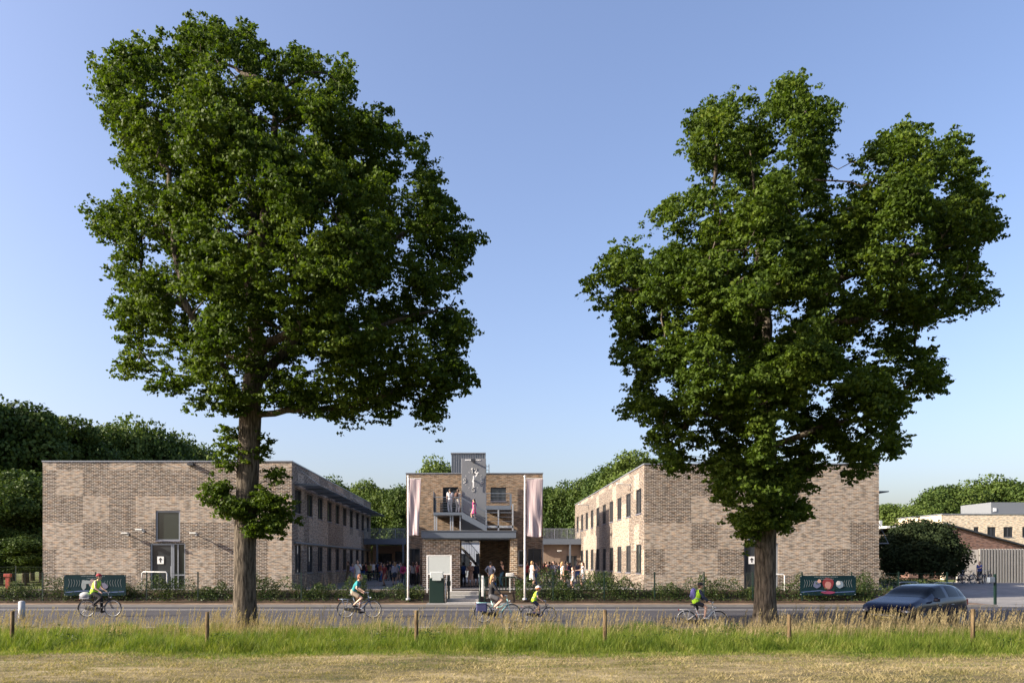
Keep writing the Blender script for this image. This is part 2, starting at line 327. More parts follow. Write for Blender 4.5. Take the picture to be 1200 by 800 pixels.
xs_g = np.concatenate([[-1500, -600, -250, -120, -80], np.arange(-60, 60.1, 0.75), [80, 120, 250, 600, 1500]])
ys_g = np.concatenate([[-60, -20], np.arange(0, 66, 0.5), [75, 90, 120, 200, 400, 900, 2500]])
sheet('ground', xs_g, ys_g, M['verge'], 0, label='green rough ground reaching to the far woods', cat='ground')
sheet('field', np.arange(-60, 60.1, 0.75), np.arange(2, 20.3, 0.5), M['field'], 0.006, label='mown dry yellowish field in front of the tall grass', cat='field')
flat = lambda z: (lambda X, Y: np.full_like(X, z, dtype=float))
sheet('road', np.linspace(-120, 120, 49), [26.0, 33, 40.0], M['asphalt'], 0, flat(0.012), label='grey asphalt road running past the school', cat='road')
mk = MB()
for (y0, y1) in ((27.7, 27.8), (37.6, 37.75)): mk.add([(-120, y0, 0.017), (120, y0, 0.017), (120, y1, 0.017), (-120, y1, 0.017)], [(0, 1, 2, 3)])
tag(mk.build('road_marking', M['paint']), 'thin pale edge lines painted along the asphalt road', 'road marking', kind='structure')
kb = MB(); kb.box(-120, 27, 40.0, 40.15, -0.05, 0.13); kb.box(-120, 120, 25.85, 26.0, -0.05, 0.05)
tag(kb.build('kerb', M['kerb']), 'low concrete kerbs along both edges of the road', 'kerb', kind='structure')
sheet('path', np.linspace(-120, 27, 60), [40.15, 41.0, 41.9], M['litter'], 0, flat(0.115), label='leaf-littered footpath between the road and the hedge', cat='path')
sheet('soil_bed', np.linspace(-80, 25.5, 90), np.linspace(41.85, 44.36, 8), M['soil'], 0.1, label='bare dark soil bed under the hedges', cat='soil bed')
sheet('driveway', np.linspace(24.2, 60, 60), np.linspace(40.0, 62.5, 30), M['paving'], 0.02, label='paved driveway right of the school leading to the slatted wall', cat='driveway')
sq = MB(); sq.box(-25.8, 24.6, 44.36, 82, 0.0, PZ)
tag(sq.build('school_square', M['paving']), 'raised grey paved school square between the buildings', 'square', kind='structure')
rw = MB()
sx0, sx1 = wx(524, 42.5), wx(561, 42.5)
rw.box(-25.8, sx0 - 0.15, 44.2, 44.36, 0.1, PZ + 0.06); rw.box(sx1 + 0.15, 24.6, 44.2, 44.36, 0.1, PZ + 0.06)
tag(rw.build('retaining_wall', M['concrete']), 'low pale concrete retaining edge of the school square behind the hedges', 'retaining wall')
st = MB()
for k in range(4): st.box(sx0, sx1, 41.3 + 0.55 * k, 44.36 - 0.004, 0.0 if k == 0 else 0.175 * k, 0.175 * (k + 1) - 0.002)
tag(st.build('entrance_steps', M['concrete'], bevel=0.012), 'four pale concrete steps up to the brick portico', 'steps')
pp = MB(); pp.box(wx(500, 41), wx(600, 41), 40.15, 41.995, 0.0, 0.135)
tag(pp.build('paved_crossing', M['paving']), 'pale paved strip between the road and the steps', 'pavement', kind='structure')

# ------------------------------------------------------------------ walls with real openings
def wall(mb, o, u, n, U0, U1, Z0, Z1, openings, reveal=0.16):
    """front faces of a wall on the plane through o; u horizontal unit vector, n outward normal; openings (u0,u1,z0,z1)"""
    us = sorted({U0, U1} | {v for q in openings for v in q[:2]}); zs = sorted({Z0, Z1} | {v for q in openings for v in q[2:4]})
    P = lambda a, z, d=0.0: (o[0] + u[0] * a - n[0] * d, o[1] + u[1] * a - n[1] * d, z)
    for i in range(len(us) - 1):
        for j in range(len(zs) - 1):
            cu, cz = (us[i] + us[i + 1]) / 2, (zs[j] + zs[j + 1]) / 2
            if any(q[0] < cu < q[1] and q[2] < cz < q[3] for q in openings): continue
            mb.add([P(us[i], zs[j]), P(us[i + 1], zs[j]), P(us[i + 1], zs[j + 1]), P(us[i], zs[j + 1])], [(0, 1, 2, 3)])
    for a, b, c, d in openings:
        R = reveal
        for q in ([P(a, c), P(a, c, R), P(a, d, R), P(a, d)], [P(b, c), P(b, d), P(b, d, R), P(b, c, R)],
                  [P(a, d), P(a, d, R), P(b, d, R), P(b, d)], [P(a, c), P(b, c), P(b, c, R), P(a, c, R)]): mb.add(q, [(0, 1, 2, 3)])
def window(parent, o, u, n, a, b, c, d, depth=0.1, mull=(0.5,), trans=(), name='window', fm='frame', gm='glass', sill=True, fw=0.06):
    """frame part with pane (and sill) sub-parts, set back in its opening"""
    P = lambda s, z, t: Vector((o[0] + u[0] * s - n[0] * t, o[1] + u[1] * s - n[1] * t, z))
    f = MB()
    def bar(s0, s1, z0, z1):
        vs = [P(s, z, t) for t in (depth - 0.05, depth + 0.03) for z in (z0, z1) for s in (s0, s1)]
        f.add(vs, [(0, 1, 3, 2), (4, 6, 7, 5), (0, 4, 5, 1), (1, 5, 7, 3), (3, 7, 6, 2), (2, 6, 4, 0)])
    bar(a, a + fw, c, d); bar(b - fw, b, c, d); bar(a + fw, b - fw, d - fw, d); bar(a + fw, b - fw, c, c + fw)
    for m_ in mull: x = a + (b - a) * m_; bar(x - fw / 2, x + fw / 2, c + fw, d - fw)
    xs = [a + fw] + [a + (b - a) * m_ for m_ in mull] + [b - fw]
    for t_ in trans:
        z = c + (d - c) * t_
        for i in range(len(xs) - 1): bar(xs[i] + (fw / 2 if i else 0), xs[i + 1] - (fw / 2 if i < len(xs) - 2 else 0), z - fw / 2, z + fw / 2)
    fo = f.build(name, M[fm], parent)
    g = MB(); g.add([P(a + 0.01, c + 0.01, depth), P(b - 0.01, c + 0.01, depth), P(b - 0.01, d - 0.01, depth), P(a + 0.01, d - 0.01, depth)], [(0, 1, 2, 3)])
    g.build('pane', M[gm], fo, fixn=False)
    if sill:
        s_ = MB(); vs = [P(s, z, t) for t in (-0.05, depth - 0.06) for z in (c - 0.04, c + 0.012) for s in (a - 0.03, b + 0.03)]
        s_.add(vs, [(0, 1, 3, 2), (4, 6, 7, 5), (0, 4, 5, 1), (1, 5, 7, 3), (3, 7, 6, 2), (2, 6, 4, 0)])
        s_.build('sill', M['sill'], fo)
    return fo
def arrow_sign(parent, x, y, z, s=0.34):
    b = MB(); b.box(x - s / 2, x + s / 2, y - 0.02, y, z - s / 2 * 1.15, z + s / 2 * 1.15); sg = b.build('door_sign', M['white'], parent)
    a = MB(); yy = y - 0.022
    a.prism([(x, z + 0.14 * s / .34), (x + 0.11 * s / .34, z + 0.01), (x + 0.035, z + 0.01), (x + 0.035, z - 0.12 * s / .34), (x - 0.035, z - 0.12 * s / .34), (x - 0.035, z + 0.01), (x - 0.11 * s / .34, z + 0.01)], 'y', yy - 0.004, yy)
    a.build('arrow', M['black'], sg)
def wing(name, x0, x1, y0, y1, ztop, label, side, front_open, side_open, lower_doors=()):
    r = empty(name, ((x0 + x1) / 2, (y0 + y1) / 2, PZ), 0, label, 'school building', 'two-storey school wings with panelled brick walls')
    r.location = (0, 0, 0)
    F = MB(); wall(F, (0, y0, 0), (1, 0, 0), (0, -1, 0), x0, x1, PZ, ztop, front_open)
    F.build('front_wall', M['brick'], r)
    xs_, nn = (x1, (1, 0, 0)) if side > 0 else (x0, (-1, 0, 0))
    S = MB(); wall(S, (xs_, 0, 0), (0, 1, 0), nn, y0, y1, PZ, ztop, side_open)
    S.build('side_wall', M['brick'], r)
    B = MB(); xo = x0 if side > 0 else x1
    B.add([(xo, y0, PZ), (xo, y1, PZ), (xo, y1, ztop), (xo, y0, ztop)], [(0, 1, 2, 3)]); B.add([(x0, y1, PZ), (x1, y1, PZ), (x1, y1, ztop), (x0, y1, ztop)], [(0, 1, 2, 3)])
    B.build('rear_wall', M['brick'], r, fixn=False)
    R = MB(); R.box(x0 + 0.01, x1 - 0.01, y0 + 0.01, y1 - 0.01, ztop - 0.35, ztop - 0.3); R.build('roof', M['roof'], r)
    T = MB(); t = 0.35
    T.box(x0 - 0.04, x1 + 0.04, y0 - 0.04, y0 + t, ztop, ztop + 0.07); T.box(x0 - 0.04, x1 + 0.04, y1 - t, y1 + 0.04, ztop, ztop + 0.07)
    T.box(x0 - 0.04, x0 + t, y0 + t, y1 - t, ztop, ztop + 0.07); T.box(x1 - t, x1 + 0.04, y0 + t, y1 - t, ztop, ztop + 0.07)
    T.build('roof_trim', M['trim'], r)
    for q in side_open: window(r, (xs_, 0, 0), (0, 1, 0), nn, *q[:4], mull=(0.42,) if q[3] - q[2] < 2 else (0.5,), gm=random.choice(['glass', 'glass', 'glass', 'glass_green']))
    return r
WY0, WY1 = 45.0, 77.6
ops = []
for i in range(10):
    yc = 46.6 + 3.22 * i; ops += [(yc - 0.78, yc + 0.78, 5.25, 6.75), (yc - 0.78, yc + 0.78, 1.65, 3.4)]
ops_l = [q if not (q[2] < 2 and q[0] > 63) else (q[0], q[1], PZ + 0.02, 3.4) for q in ops]
LX0, LX1 = wx(50, 45), wx(342, 45); RX0, RX1 = wx(755, 45), wx(1030, 45)
lw_ = (wx(182.5, 45), wx(211, 45), 3.58, 5.35); ld_ = (wx(176, 45), wx(217, 45), PZ + 0.01, 3.44)
left = wing('school_wing', LX0, LX1, WY0, WY1, 8.2, 'two-storey panelled brick wing behind the left oak, with sunshades along its shaded side', 1, [lw_, ld_], ops_l)
window(left, (0, 45, 0), (1, 0, 0), (0, -1, 0), *lw_, mull=(), fm='trim', gm='glass_green', fw=0.09)
d1 = window(left, (0, 45, 0), (1, 0, 0), (0, -1, 0), ld_[0], ld_[0] + 1.3, ld_[2], ld_[3], mull=(), trans=(), name='door', fm='trim', fw=0.1, sill=False)
hb = MB(); hb.bar((ld_[0] + 1.18, 45.09, 1.5), (ld_[0] + 1.18, 45.09, 2.1), 0.035); hb.build('handle', M['galv'], d1)
window(left, (0, 45, 0), (1, 0, 0), (0, -1, 0), ld_[0] + 1.32, ld_[1], ld_[2], ld_[3], mull=(0.4,), trans=(0.32,), name='side_light', fm='trim', gm='glass_green', fw=0.07, sill=False)
arrow_sign(left, wx(187.5, 45), 45.09, wz(656, 45), 0.38)
for k in range(5):
    y0 = 45.7 + 6.4 * k; s = MB()
    for j in range(6): s.box(LX1 + 0.15 + 0.2 * j, LX1 + 0.3 + 0.2 * j, y0, y0 + 6.1, 6.98 + 0.0 * j, 7.02)
    for yy in (y0 + 0.05, y0 + 3.0, y0 + 6.0): s.box(LX1 + 0.0, LX1 + 1.42, yy, yy + 0.05, 6.90, 6.976)
    s.box(LX1 + 1.36, LX1 + 1.44, y0, y0 + 6.1, 6.90, 6.975) if False else None
    s.build('sunshade', M['steel_blue'], left)
lg = MB(); lg.box(LX1 + 0.003, LX1 + 0.13, 45.5, 77.4, 3.44, 3.55); lg.build('ledge', M['steel_blue'], left)
cb_ = MB(); cb_.box(wx(221, 45), wx(228, 45), 44.72, 44.998, 7.98, 8.1); cb_.build('security_camera', M['frame'], left)
# thin tie rods that hold the sunshades
for k in range(3):
    tr = MB(); yy = 46.2 + 9.6 * k; tr.bar((LX1 + 0.02, yy, 8.0), (LX1 + 1.35, yy + 0.0, 7.0), 0.025); tr.build('tie_rod', M['galv'], left)
rd_ = (wx(872, 45), wx(912, 45), PZ + 0.01, 3.44); rw_ = (wx(877, 45), wx(905, 45), 3.58, 5.35)
right = wing('school_wing', RX0, RX1, WY0, WY1, 8.05, 'two-storey panelled brick wing behind the right oak with its long sunlit window wall', -1, [rd_, rw_], ops)
window(right, (0, 45, 0), (1, 0, 0), (0, -1, 0), *rw_, mull=(), fm='trim', gm='glass_green', fw=0.09)
d2 = window(right, (0, 45, 0), (1, 0, 0), (0, -1, 0), rd_[0], rd_[0] + 1.35, rd_[2], rd_[3], mull=(), name='door', fm='frame', fw=0.1, sill=False)
hb = MB(); hb.bar((rd_[0] + 1.22, 45.09, 1.5), (rd_[0] + 1.22, 45.09, 2.1), 0.035); hb.build('handle', M['galv'], d2)
window(right, (0, 45, 0), (1, 0, 0), (0, -1, 0), rd_[0] + 1.37, rd_[1], rd_[2], rd_[3], mull=(), trans=(0.32,), name='side_light', fm='trim', gm='glass', fw=0.08, sill=False)
arrow_sign(right, wx(881.5, 45), 45.09, wz(656, 45), 0.38)
for (z, L, dr) in ((6.5, 0.75, 1), (3.45, 0.75, 1)):
    s = MB(); s.box(RX1 + 0.002, RX1 + L, 45.3, 52, z - 0.03, z + 0.03)
    if z < 5: s.bar((RX1 + L - 0.02, 45.35, z), (RX1 + 0.02, 45.35, z + 1.5), 0.03)
    s.build('side_canopy', M['steel_blue'], right)
rb = MB(); rb.box(wx(826, 47), wx(838, 47), 47, 47.8, 7.7, 8.55); rb.build('roof_unit', M['frame'], right)
def wall_lamp(x, y, z, n, reach, label, name='wall_lamp'):
    """arm and flat head standing off the wall"""
    r = empty(name, (x, y, z), 0, label, 'wall lamp', 'bracket lamps on the school walls')
    a = MB(); a.bar((0, 0, 0), (n[0] * reach, n[1] * reach, 0.04), 0.04); a.box(-0.06, 0.06, -0.02, 0.02, -0.08, 0.08); a.build('arm', M['galv'], r)
    h = MB(); cx, cy = n[0] * reach, n[1] * reach; h.box(cx - 0.2, cx + 0.2, cy - 0.14, cy + 0.14, 0.0 + 0.02, 0.11); h.build('lamp_head', M['offwhite'], r, bevel=0.02)
wall_lamp(wx(150, 45), 44.995, wz(626, 45), (0, -1), 0.35, 'small bracket lamp on the left wing, farthest left of its door')
wall_lamp(wx(168, 45), 44.995, wz(622, 45), (0, -1), 0.5, 'long pale bracket lamp on the left wing just left of the tall window')
wall_lamp(wx(230, 45), 44.995, wz(626, 45), (0, -1), 0.42, 'bracket lamp on the left wing right of the door, casting a slanting shadow')
wall_lamp(RX0 - 0.005, 49.0, 7.25, (-1, 0), 0.7, 'bracket lamp high on the near end of the sunlit window wall')
wall_lamp(RX0 - 0.005, 68.0, 7.35, (-1, 0), 0.7, 'bracket lamp high on the far end of the sunlit window wall')

# ------------------------------------------------------------------ central building
cen = empty('central_school_building', (0, 0, 0), 0, 'brown brick central school building with balconies behind the clock slab', 'school building')
CX0, CX1, CY, CZ = wx(476, 56), wx(636, 56), 56.0, wz(555, 56)
def rect(px0, px1, D, z0, z1): return (wx(px0, D), wx(px1, D), z0, z1)
oL = rect(519, 537, 56, 5.9, wz(570.5, 56)); oR = rect(575, 593, 56, wz(587, 56), wz(571, 56))
oP = rect(539, 562, 56, PZ + 0.01, 4.0); oW = rect(607.5, 617, 56, wz(662, 56), 3.2); oD = rect(619, 634, 56, PZ + 0.01, 3.3); oE = rect(478, 492, 56, PZ + 0.01, 3.3)
F = MB(); wall(F, (0, CY, 0), (1, 0, 0), (0, -1, 0), CX0, CX1, PZ, CZ, [oL, oR, oP, oW, oD, oE]); F.build('front_wall', M['brick_brown'], cen)
S = MB()
for x in (CX0, CX1): S.add([(x, CY, PZ), (x, 61, PZ), (x, 61, CZ), (x, CY, CZ)], [(0, 1, 2, 3)])
S.build('side_wall', M['brick_brown'], cen, fixn=False)
S = MB(); wall(S, (0, 61, 0), (1, 0, 0), (0, 1, 0), CX0, CX1, PZ, CZ, [oP], 0.05); S.build('rear_wall', M['brick_brown'], cen)
S = MB()
for x in oP[:2]: S.add([(x, CY + 0.28, PZ), (x, 60.95, PZ), (x, 60.95, 4.0), (x, CY + 0.28, 4.0)], [(0, 1, 2, 3)])
S.add([(oP[0], CY + .28, 4.0), (oP[1], CY + .28, 4.0), (oP[1], 60.95, 4.0), (oP[0], 60.95, 4.0)], [(0, 1, 2, 3)]); S.build('passage_lining', M['concrete'], cen, fixn=False)
R = MB(); R.box(CX0 + 0.01, CX1 - 0.01, CY + 0.01, 60.99, CZ - 0.3, CZ - 0.25); R.build('roof', M['roof'], cen)
T = MB(); T.box(CX0 - 0.04, CX1 + 0.04, CY - 0.04, CY + 0.3, CZ, CZ + 0.08); T.box(CX0 - 0.04, CX0 + 0.3, CY + 0.3, 61, CZ, CZ + 0.08); T.box(CX1 - 0.3, CX1 + 0.04, CY + 0.3, 61, CZ, CZ + 0.08); T.build('roof_trim', M['trim'], cen)
W0 = ((0, CY, 0), (1, 0, 0), (0, -1, 0))
window(cen, *W0, *oL, mull=(0.45,), sill=False, name='balcony_door'); window(cen, *W0, *oR, mull=(0.5,), fw=0.07)
window(cen, *W0, *oW, mull=(), gm='glass_green', fm='offwhite'); window(cen, *W0, *oD, mull=(0.4,), sill=False, name='door'); window(cen, *W0, *oE, mull=(0.5,), sill=False, name='door')
# lift housing of standing-seam metal behind the clock
cl = MB(); bx0, bx1 = wx(529, 58), wx(568.5, 58); cl.box(bx0, bx1, 58, 60.6, CZ - 0.25, wz(531.5, 58)); h = cl.build('lift_housing', M['cladding'], cen)
rb_ = MB(); n_ = 14
for k in range(n_ + 1): x = bx0 + (bx1 - bx0 - 0.06) * k / n_; rb_.box(x, x + 0.06, 57.95, 57.997, CZ - 0.2, wz(531.5, 58) - 0.01)
rb_.build('seam', M['cladding'], h)
cp = MB(); cp.box(bx0 - 0.05, bx1 + 0.05, 57.9, 61.05, wz(531.5, 58) + 0.003, wz(531.5, 58) + 0.08); cp.build('cap', M['trim'], h)
ladder = MB()
for x in (wx(569.5, 56.5), wx(573, 56.5)): ladder.tube([(x, 56.5, CZ - 0.2), (x, 56.5, CZ + 0.75), (x, 57.3, CZ + 0.75)], 0.03, 6)
for k in range(3): ladder.bar((wx(569.5, 56.5), 56.5, CZ + 0.1 + 0.25 * k), (wx(573, 56.5), 56.5, CZ + 0.1 + 0.25 * k), 0.03)
ladder.build('roof_ladder', M['frame'], cen)

# clock slab
CD = 54.6
ck = empty('clock_slab', (0, 0, 0), 0, 'tall grey slab with a white clock face in front of the central building', 'clock tower')
k0, k1 = wx(541, CD), wx(569.5, CD)
m_ = MB(); m_.box(k0, k1, CD, CD + 0.45, wz(617.5, CD) - 0.5, wz(537, CD)); m_.build('slab', M['clock_grey'], ck, bevel=0.01)
ccx, ccz = wx(554.8, CD), wz(562.3, CD); sc = CD / 900
def glyph(ch, cx, cz, h, y, mb, t=0.05):
    """numerals drawn as thin strokes standing on the slab"""
    w = h * 0.52
    P = lambda u, v: Vector((cx + (u - 0.5) * w, y, cz + (v - 0.5) * h))
    paths = {'1': [[(0.25, 0.78), (0.6, 1), (0.6, 0)]], '2': [[(0.05, 0.8), (0.2, 0.97), (0.5, 1), (0.85, 0.93), (0.95, 0.72), (0.7, 0.45), (0.0, 0.0), (1, 0.0)]],
             '3': [[(0.05, 0.88), (0.4, 1), (0.8, 0.95), (0.9, 0.75), (0.75, 0.56), (0.4, 0.52)], [(0.75, 0.5), (0.95, 0.3), (0.8, 0.06), (0.4, 0), (0.03, 0.12)]],
             '6': [[(0.85, 0.95), (0.45, 0.95), (0.12, 0.65), (0.05, 0.3), (0.25, 0.03), (0.7, 0.03), (0.95, 0.28), (0.75, 0.52), (0.35, 0.54), (0.08, 0.38)]],
             '9': [[(0.15, 0.05), (0.55, 0.05), (0.88, 0.35), (0.95, 0.7), (0.75, 0.97), (0.3, 0.97), (0.05, 0.72), (0.25, 0.48), (0.65, 0.46), (0.92, 0.62)]]}[ch]
    for p in paths:
        for a, b in zip(p[:-1], p[1:]):
            A, B = P(*a), P(*b); d = (B - A).normalized() * t * 0.4; mb.bar(A - d, B + d, 0.02, t)
def numeral(txt, px, py, h=0.34):
    mb = MB(); cx, cz = wx(px, CD), wz(py, CD)
    for i, c in enumerate(txt): glyph(c, cx + (i - (len(txt) - 1) / 2) * h * 0.72, cz, h, CD - 0.022, mb, 0.058)
    mb.build('numeral', M['white'], ck)
numeral('12', 555.3, 551.3); numeral('3', 565.0, 563.2); numeral('6', 554.6, 573); numeral('9', 544.4, 563)
mb = MB()
for k in range(12):
    if k % 3 == 0: continue
    a = math.radians(30 * k); r0, r1 = 0.58, 0.67
    mb.bar((ccx + r0 * math.sin(a), CD - 0.008, ccz + r0 * math.cos(a)), (ccx + r1 * math.sin(a), CD - 0.008, ccz + r1 * math.cos(a)), 0.012, 0.022)
mb.build('hour_mark', M['white'], ck)
mb = MB(); a = math.radians(31); mb.bar((ccx - 0.16 * math.sin(a), CD - 0.14, ccz - 0.16 * math.cos(a)), (ccx + 0.66 * math.sin(a), CD - 0.14, ccz + 0.66 * math.cos(a)), 0.03, 0.075); mb.build('minute_hand', M['white'], ck)
mb = MB(); a = math.radians(182); mb.bar((ccx - 0.28 * math.sin(a), CD - 0.18, ccz - 0.28 * math.cos(a)), (ccx + 0.50 * math.sin(a), CD - 0.18, ccz + 0.50 * math.cos(a)), 0.03, 0.085)
mb.tube([(ccx, CD - 0.2, ccz), (ccx, CD, ccz)], 0.05, 10); mb.build('hour_hand', M['white'], ck)
mb = MB(); mb.box(ccx - 0.06, ccx + 0.06, CD - 1.0, CD, wz(541, CD) - 0.05, wz(541, CD) + 0.05); mb.box(ccx - 0.17, ccx + 0.17, CD - 1.1, CD - 0.8, wz(541, CD) - 0.1, wz(541, CD) + 0.09); mb.build('spotlight', M['frame'], ck, bevel=0.01)
mb = MB(); x = wx(545, CD)
for w in (0.16, 0.13, 0.15, 0.07, 0.12, 0.06, 0.14, 0.10, 0.13, 0.08): mb.box(x, x + w - 0.035, CD - 0.02, CD - 0.001, wz(538.8, CD) - 0.04, wz(538.8, CD) + 0.04); x += w
mb.build('lettering', M['white'], ck)

# balconies and stairs in front of the central building
def railing(mb, p, q, h=1.05, n=None, horiz=0, post=0.05, bar=0.018, top=True):
    p = Vector(p); q = Vector(q); L = (q - p).length; up = Vector((0, 0, 1))
    if top: mb.bar(p + up * h, q + up * h, 0.05)
    k = max(1, round(L / 1.4))
    for i in range(k + 1): c = p.lerp(q, i / k); mb.bar(c, c + up * h, post)
    if horiz:
        for j in range(horiz): z = h * (j + 1) / (horiz + 1); mb.bar(p + up * z, q + up * z, 0.02)
    else:
        nb = int(L / 0.12)
        for i in range(1, nb): c = p.lerp(q, i / nb); mb.bar(c + up * 0.06, c + up * (h - 0.02), bar)
        mb.bar(p + up * 0.06, q + up * 0.06, 0.03)
BZ = wz(600.5, 54); lx0, lx1 = wx(508.5, 54), wx(541.5, 54); rx0, rx1 = wx(569.5, 54), wx(601, 54)
m_ = MB(); m_.box(lx0, lx1, 53.4, 55.99, BZ - 0.2, BZ); bal = m_.build('balcony', M['steel_blue'], cen)
m_ = MB(); railing(m_, (lx0 + .03, 53.45, BZ), (lx1, 53.45, BZ), horiz=5); railing(m_, (lx0 + .03, 53.45, BZ), (lx0 + .03, 55.9, BZ)); m_.build('railing', M['steel_blue'], bal)
m_ = MB(); m_.box(lx0 - 0.02, lx0 + 0.02, 53.6, 55.8, BZ + 0.05, wz(576, 54)); m_.build('side_screen', M['steel_blue'], bal)
m_ = MB()
for px in (509.3, 511.5, 528, 530.5, 539.3): m_.box(wx(px, 53.6) - 0.045, wx(px, 53.6) + 0.045, 53.6, 53.69, 4.32, BZ - 0.201)
m_.build('support_post', M['galv'], bal)
# stair from the balcony down to the right, in front of the slab
sx_, ex_ = lx1, rx0 + 0.05; ez_ = wz(617.5, 54)
m_ = MB(); m_.prism([(sx_, BZ), (sx_, BZ - 0.45), (ex_, ez_ - 0.35), (ex_, ez_ + 0.05)], 'y', 52.9, 52.96); m_.prism([(sx_, BZ), (sx_, BZ - 0.45), (ex_, ez_ - 0.35), (ex_, ez_ + 0.05)], 'y', 54.1, 54.16)
ns = 8
for k in range(ns):
    xa = sx_ + (ex_ - sx_) * k / ns; za = BZ + (ez_ - BZ) * (k + 1) / ns - 0.05; m_.box(xa, xa + (ex_ - sx_) / ns + 0.05, 52.961, 54.099, za - 0.04, za)
stairs = m_.build('stair', M['steel_blue'], cen)
m_ = MB()
for yy in (52.93, 54.13):
    for hgt in (1.0, 0.8, 0.6, 0.4, 0.2): m_.bar((sx_, yy, BZ + hgt), (ex_, yy, ez_ + hgt), 0.05 if hgt == 1.0 else 0.022)
    for t in (0, 0.5, 1): x = sx_ + (ex_ - sx_) * t; z = BZ + (ez_ - BZ) * t; m_.bar((x, yy, z), (x, yy, z + 1.0), 0.04)
m_.build('railing', M['steel_blue'], stairs)
# right-hand balcony deck with a glazed lower landing
RZ = wz(594.5, 54)
m_ = MB(); m_.box(rx0, wx(598.5, 54), 53.6, 55.99, RZ - 0.16, RZ + 0.12); rbal = m_.build('balcony', M['steel_blue'], cen)
m_ = MB(); railing(m_, (rx0, 53.65, RZ + .12), (wx(597.5, 54), 53.65, RZ + .12), h=0.85, horiz=3); m_.box(wx(597.3, 54), wx(599.3, 54), 53.6, 53.66, RZ + .12, wz(579, 54)); m_.build('railing', M['steel_blue'], rbal)
LZ = wz(616, 54)
m_ = MB(); m_.box(rx0, rx1, 53.3, 55.99, LZ - 0.16, LZ); land = m_.build('landing', M['galv'], cen)
m_ = MB()
for px in (569.7, 584, 600.8): m_.box(wx(px, 53.4) - 0.05, wx(px, 53.4) + 0.05, 53.3, 53.4, 4.32, wz(598, 54) if px < 600 else wz(591, 54))
m_.build('post', M['galv'], land)
m_ = MB(); railing(m_, (rx0, 53.35, LZ), (rx1, 53.35, LZ), h=0.9, horiz=2, post=0.03); m_.build('railing', M['steel_blue'], land)

# portico
PD = 49.0
por = empty('brick_portico', (0, 0, 0), 0, 'brick entrance portico with a blue-grey steel fascia at the top of the steps', 'portico')
p0, p1, p2, p3, p4 = [wx(v, PD) for v in (495, 539, 562.5, 598, 606)]
m_ = MB(); m_.box(p0, p1, PD, 52.9, PZ, 3.78); m_.build('wall', M['brick_portico'], por)
m_ = MB(); m_.box(wx(562.5, 53), wx(598, 53) + 0.5, 53.0, 53.3, PZ, 3.78); m_.build('rear_wall', M['brick_brown'], por)
m_ = MB(); m_.box(p3, p4, PD, 52.9, PZ, 3.84); m_.build('pier', M['brick_portico'], por)
m_ = MB(); m_.box(p0 - 0.05, wx(604.5, PD) - 0.002, PD - 0.25, 53.35, 3.86, 4.3); m_.box(p0 + 0.1, p3 - 0.02, PD - 0.1, 53.3, 3.785, 3.858); m_.build('fascia', M['steel_blue'], por)
m_ = MB(); m_.box(p0 - 0.1, wx(605.3, PD), PD - 0.3, 53.4, 4.303, 4.34); m_.build('roof_edge', M['trim'], por)
# lower stair seen through the passage
m_ = MB(); za, zb = wz(636, 55), wz(664, 55); xa, xb = wx(538, 55) , wx(562, 55)
m_.prism([(xa, za), (xa, za - 0.35), (xb, zb - 0.35), (xb, zb)], 'y', 62.0, 63.2)
lows = m_.build('lower_stair', M['offwhite'], cen)
m_ = MB()
for t in np.linspace(0, 1, 12): x = xa + (xb - xa) * t; z = za + (zb - za) * t; m_.bar((x, 62, z), (x, 62, z + 0.95), 0.03)
m_.bar((xa, 62, za + .95), (xb, 62, zb + .95), 0.05); m_.build('railing', M['steel_blue'], lows)

rbd = empty('rear_building', (0, 0, 0), 0, 'low grey-blue rendered building glimpsed through the portico passage', 'building')
m_ = MB(); ob = [(-2.6 + 2.2 * k, -1.0 + 2.2 * k, 1.6, 3.2) for k in range(3)]; wall(m_, (0, 84, 0), (1, 0, 0), (0, -1, 0), -5.2, 4.5, 0.6, 4.4, ob); m_.build('wall', mat('pale_render', (0.40, 0.44, 0.50), 0.8), rbd)
m_ = MB(); m_.box(-5.3, 4.6, 83.9, 88, 4.4, 4.5); m_.build('roof', M['roof'], rbd)
for q in ob: window(rbd, (0, 84, 0), (1, 0, 0), (0, -1, 0), *q)

# canopies joining the central building and the two wings
def canopy(name, x0, x1, label, posts):
    r = empty(name, (0, 0, 0), 0, label, 'canopy', 'roofed walkways beside the central building')
    m_ = MB(); m_.box(x0 + 0.005, x1 - 0.005, 73.0, 78.9, 4.02, 4.45); m_.build('deck', M['interior'], r)
    m_ = MB(); m_.box(x0 + 0.005, x1 - 0.005, 72.8, 72.995, 3.98, 4.52); m_.build('edge_beam', M['steel_blue'], r)
    m_ = MB(); railing(m_, (x0 + .05, 72.95, 4.52), (x1 - .05, 72.95, 4.52), h=0.95, bar=0.04); m_.build('railing', M['trim'], r)
    for px in posts: m_ = MB(); x = wx(px, 72.9); m_.box(x - 0.08, x + 0.08, 72.82, 72.97, PZ, 3.975); m_.build('post', M['steel_blue'], r)
    return r
cL = canopy('walkway_canopy', LX1 + .01, -5.0, 'roofed walkway with railing left of the central building, sheltering a crowd', (442, 472.5))
cR = canopy('walkway_canopy', 4.6, RX0 - .01, 'roofed walkway with railing right of the central building, before a sunlit brown wall', (635.5, 668))
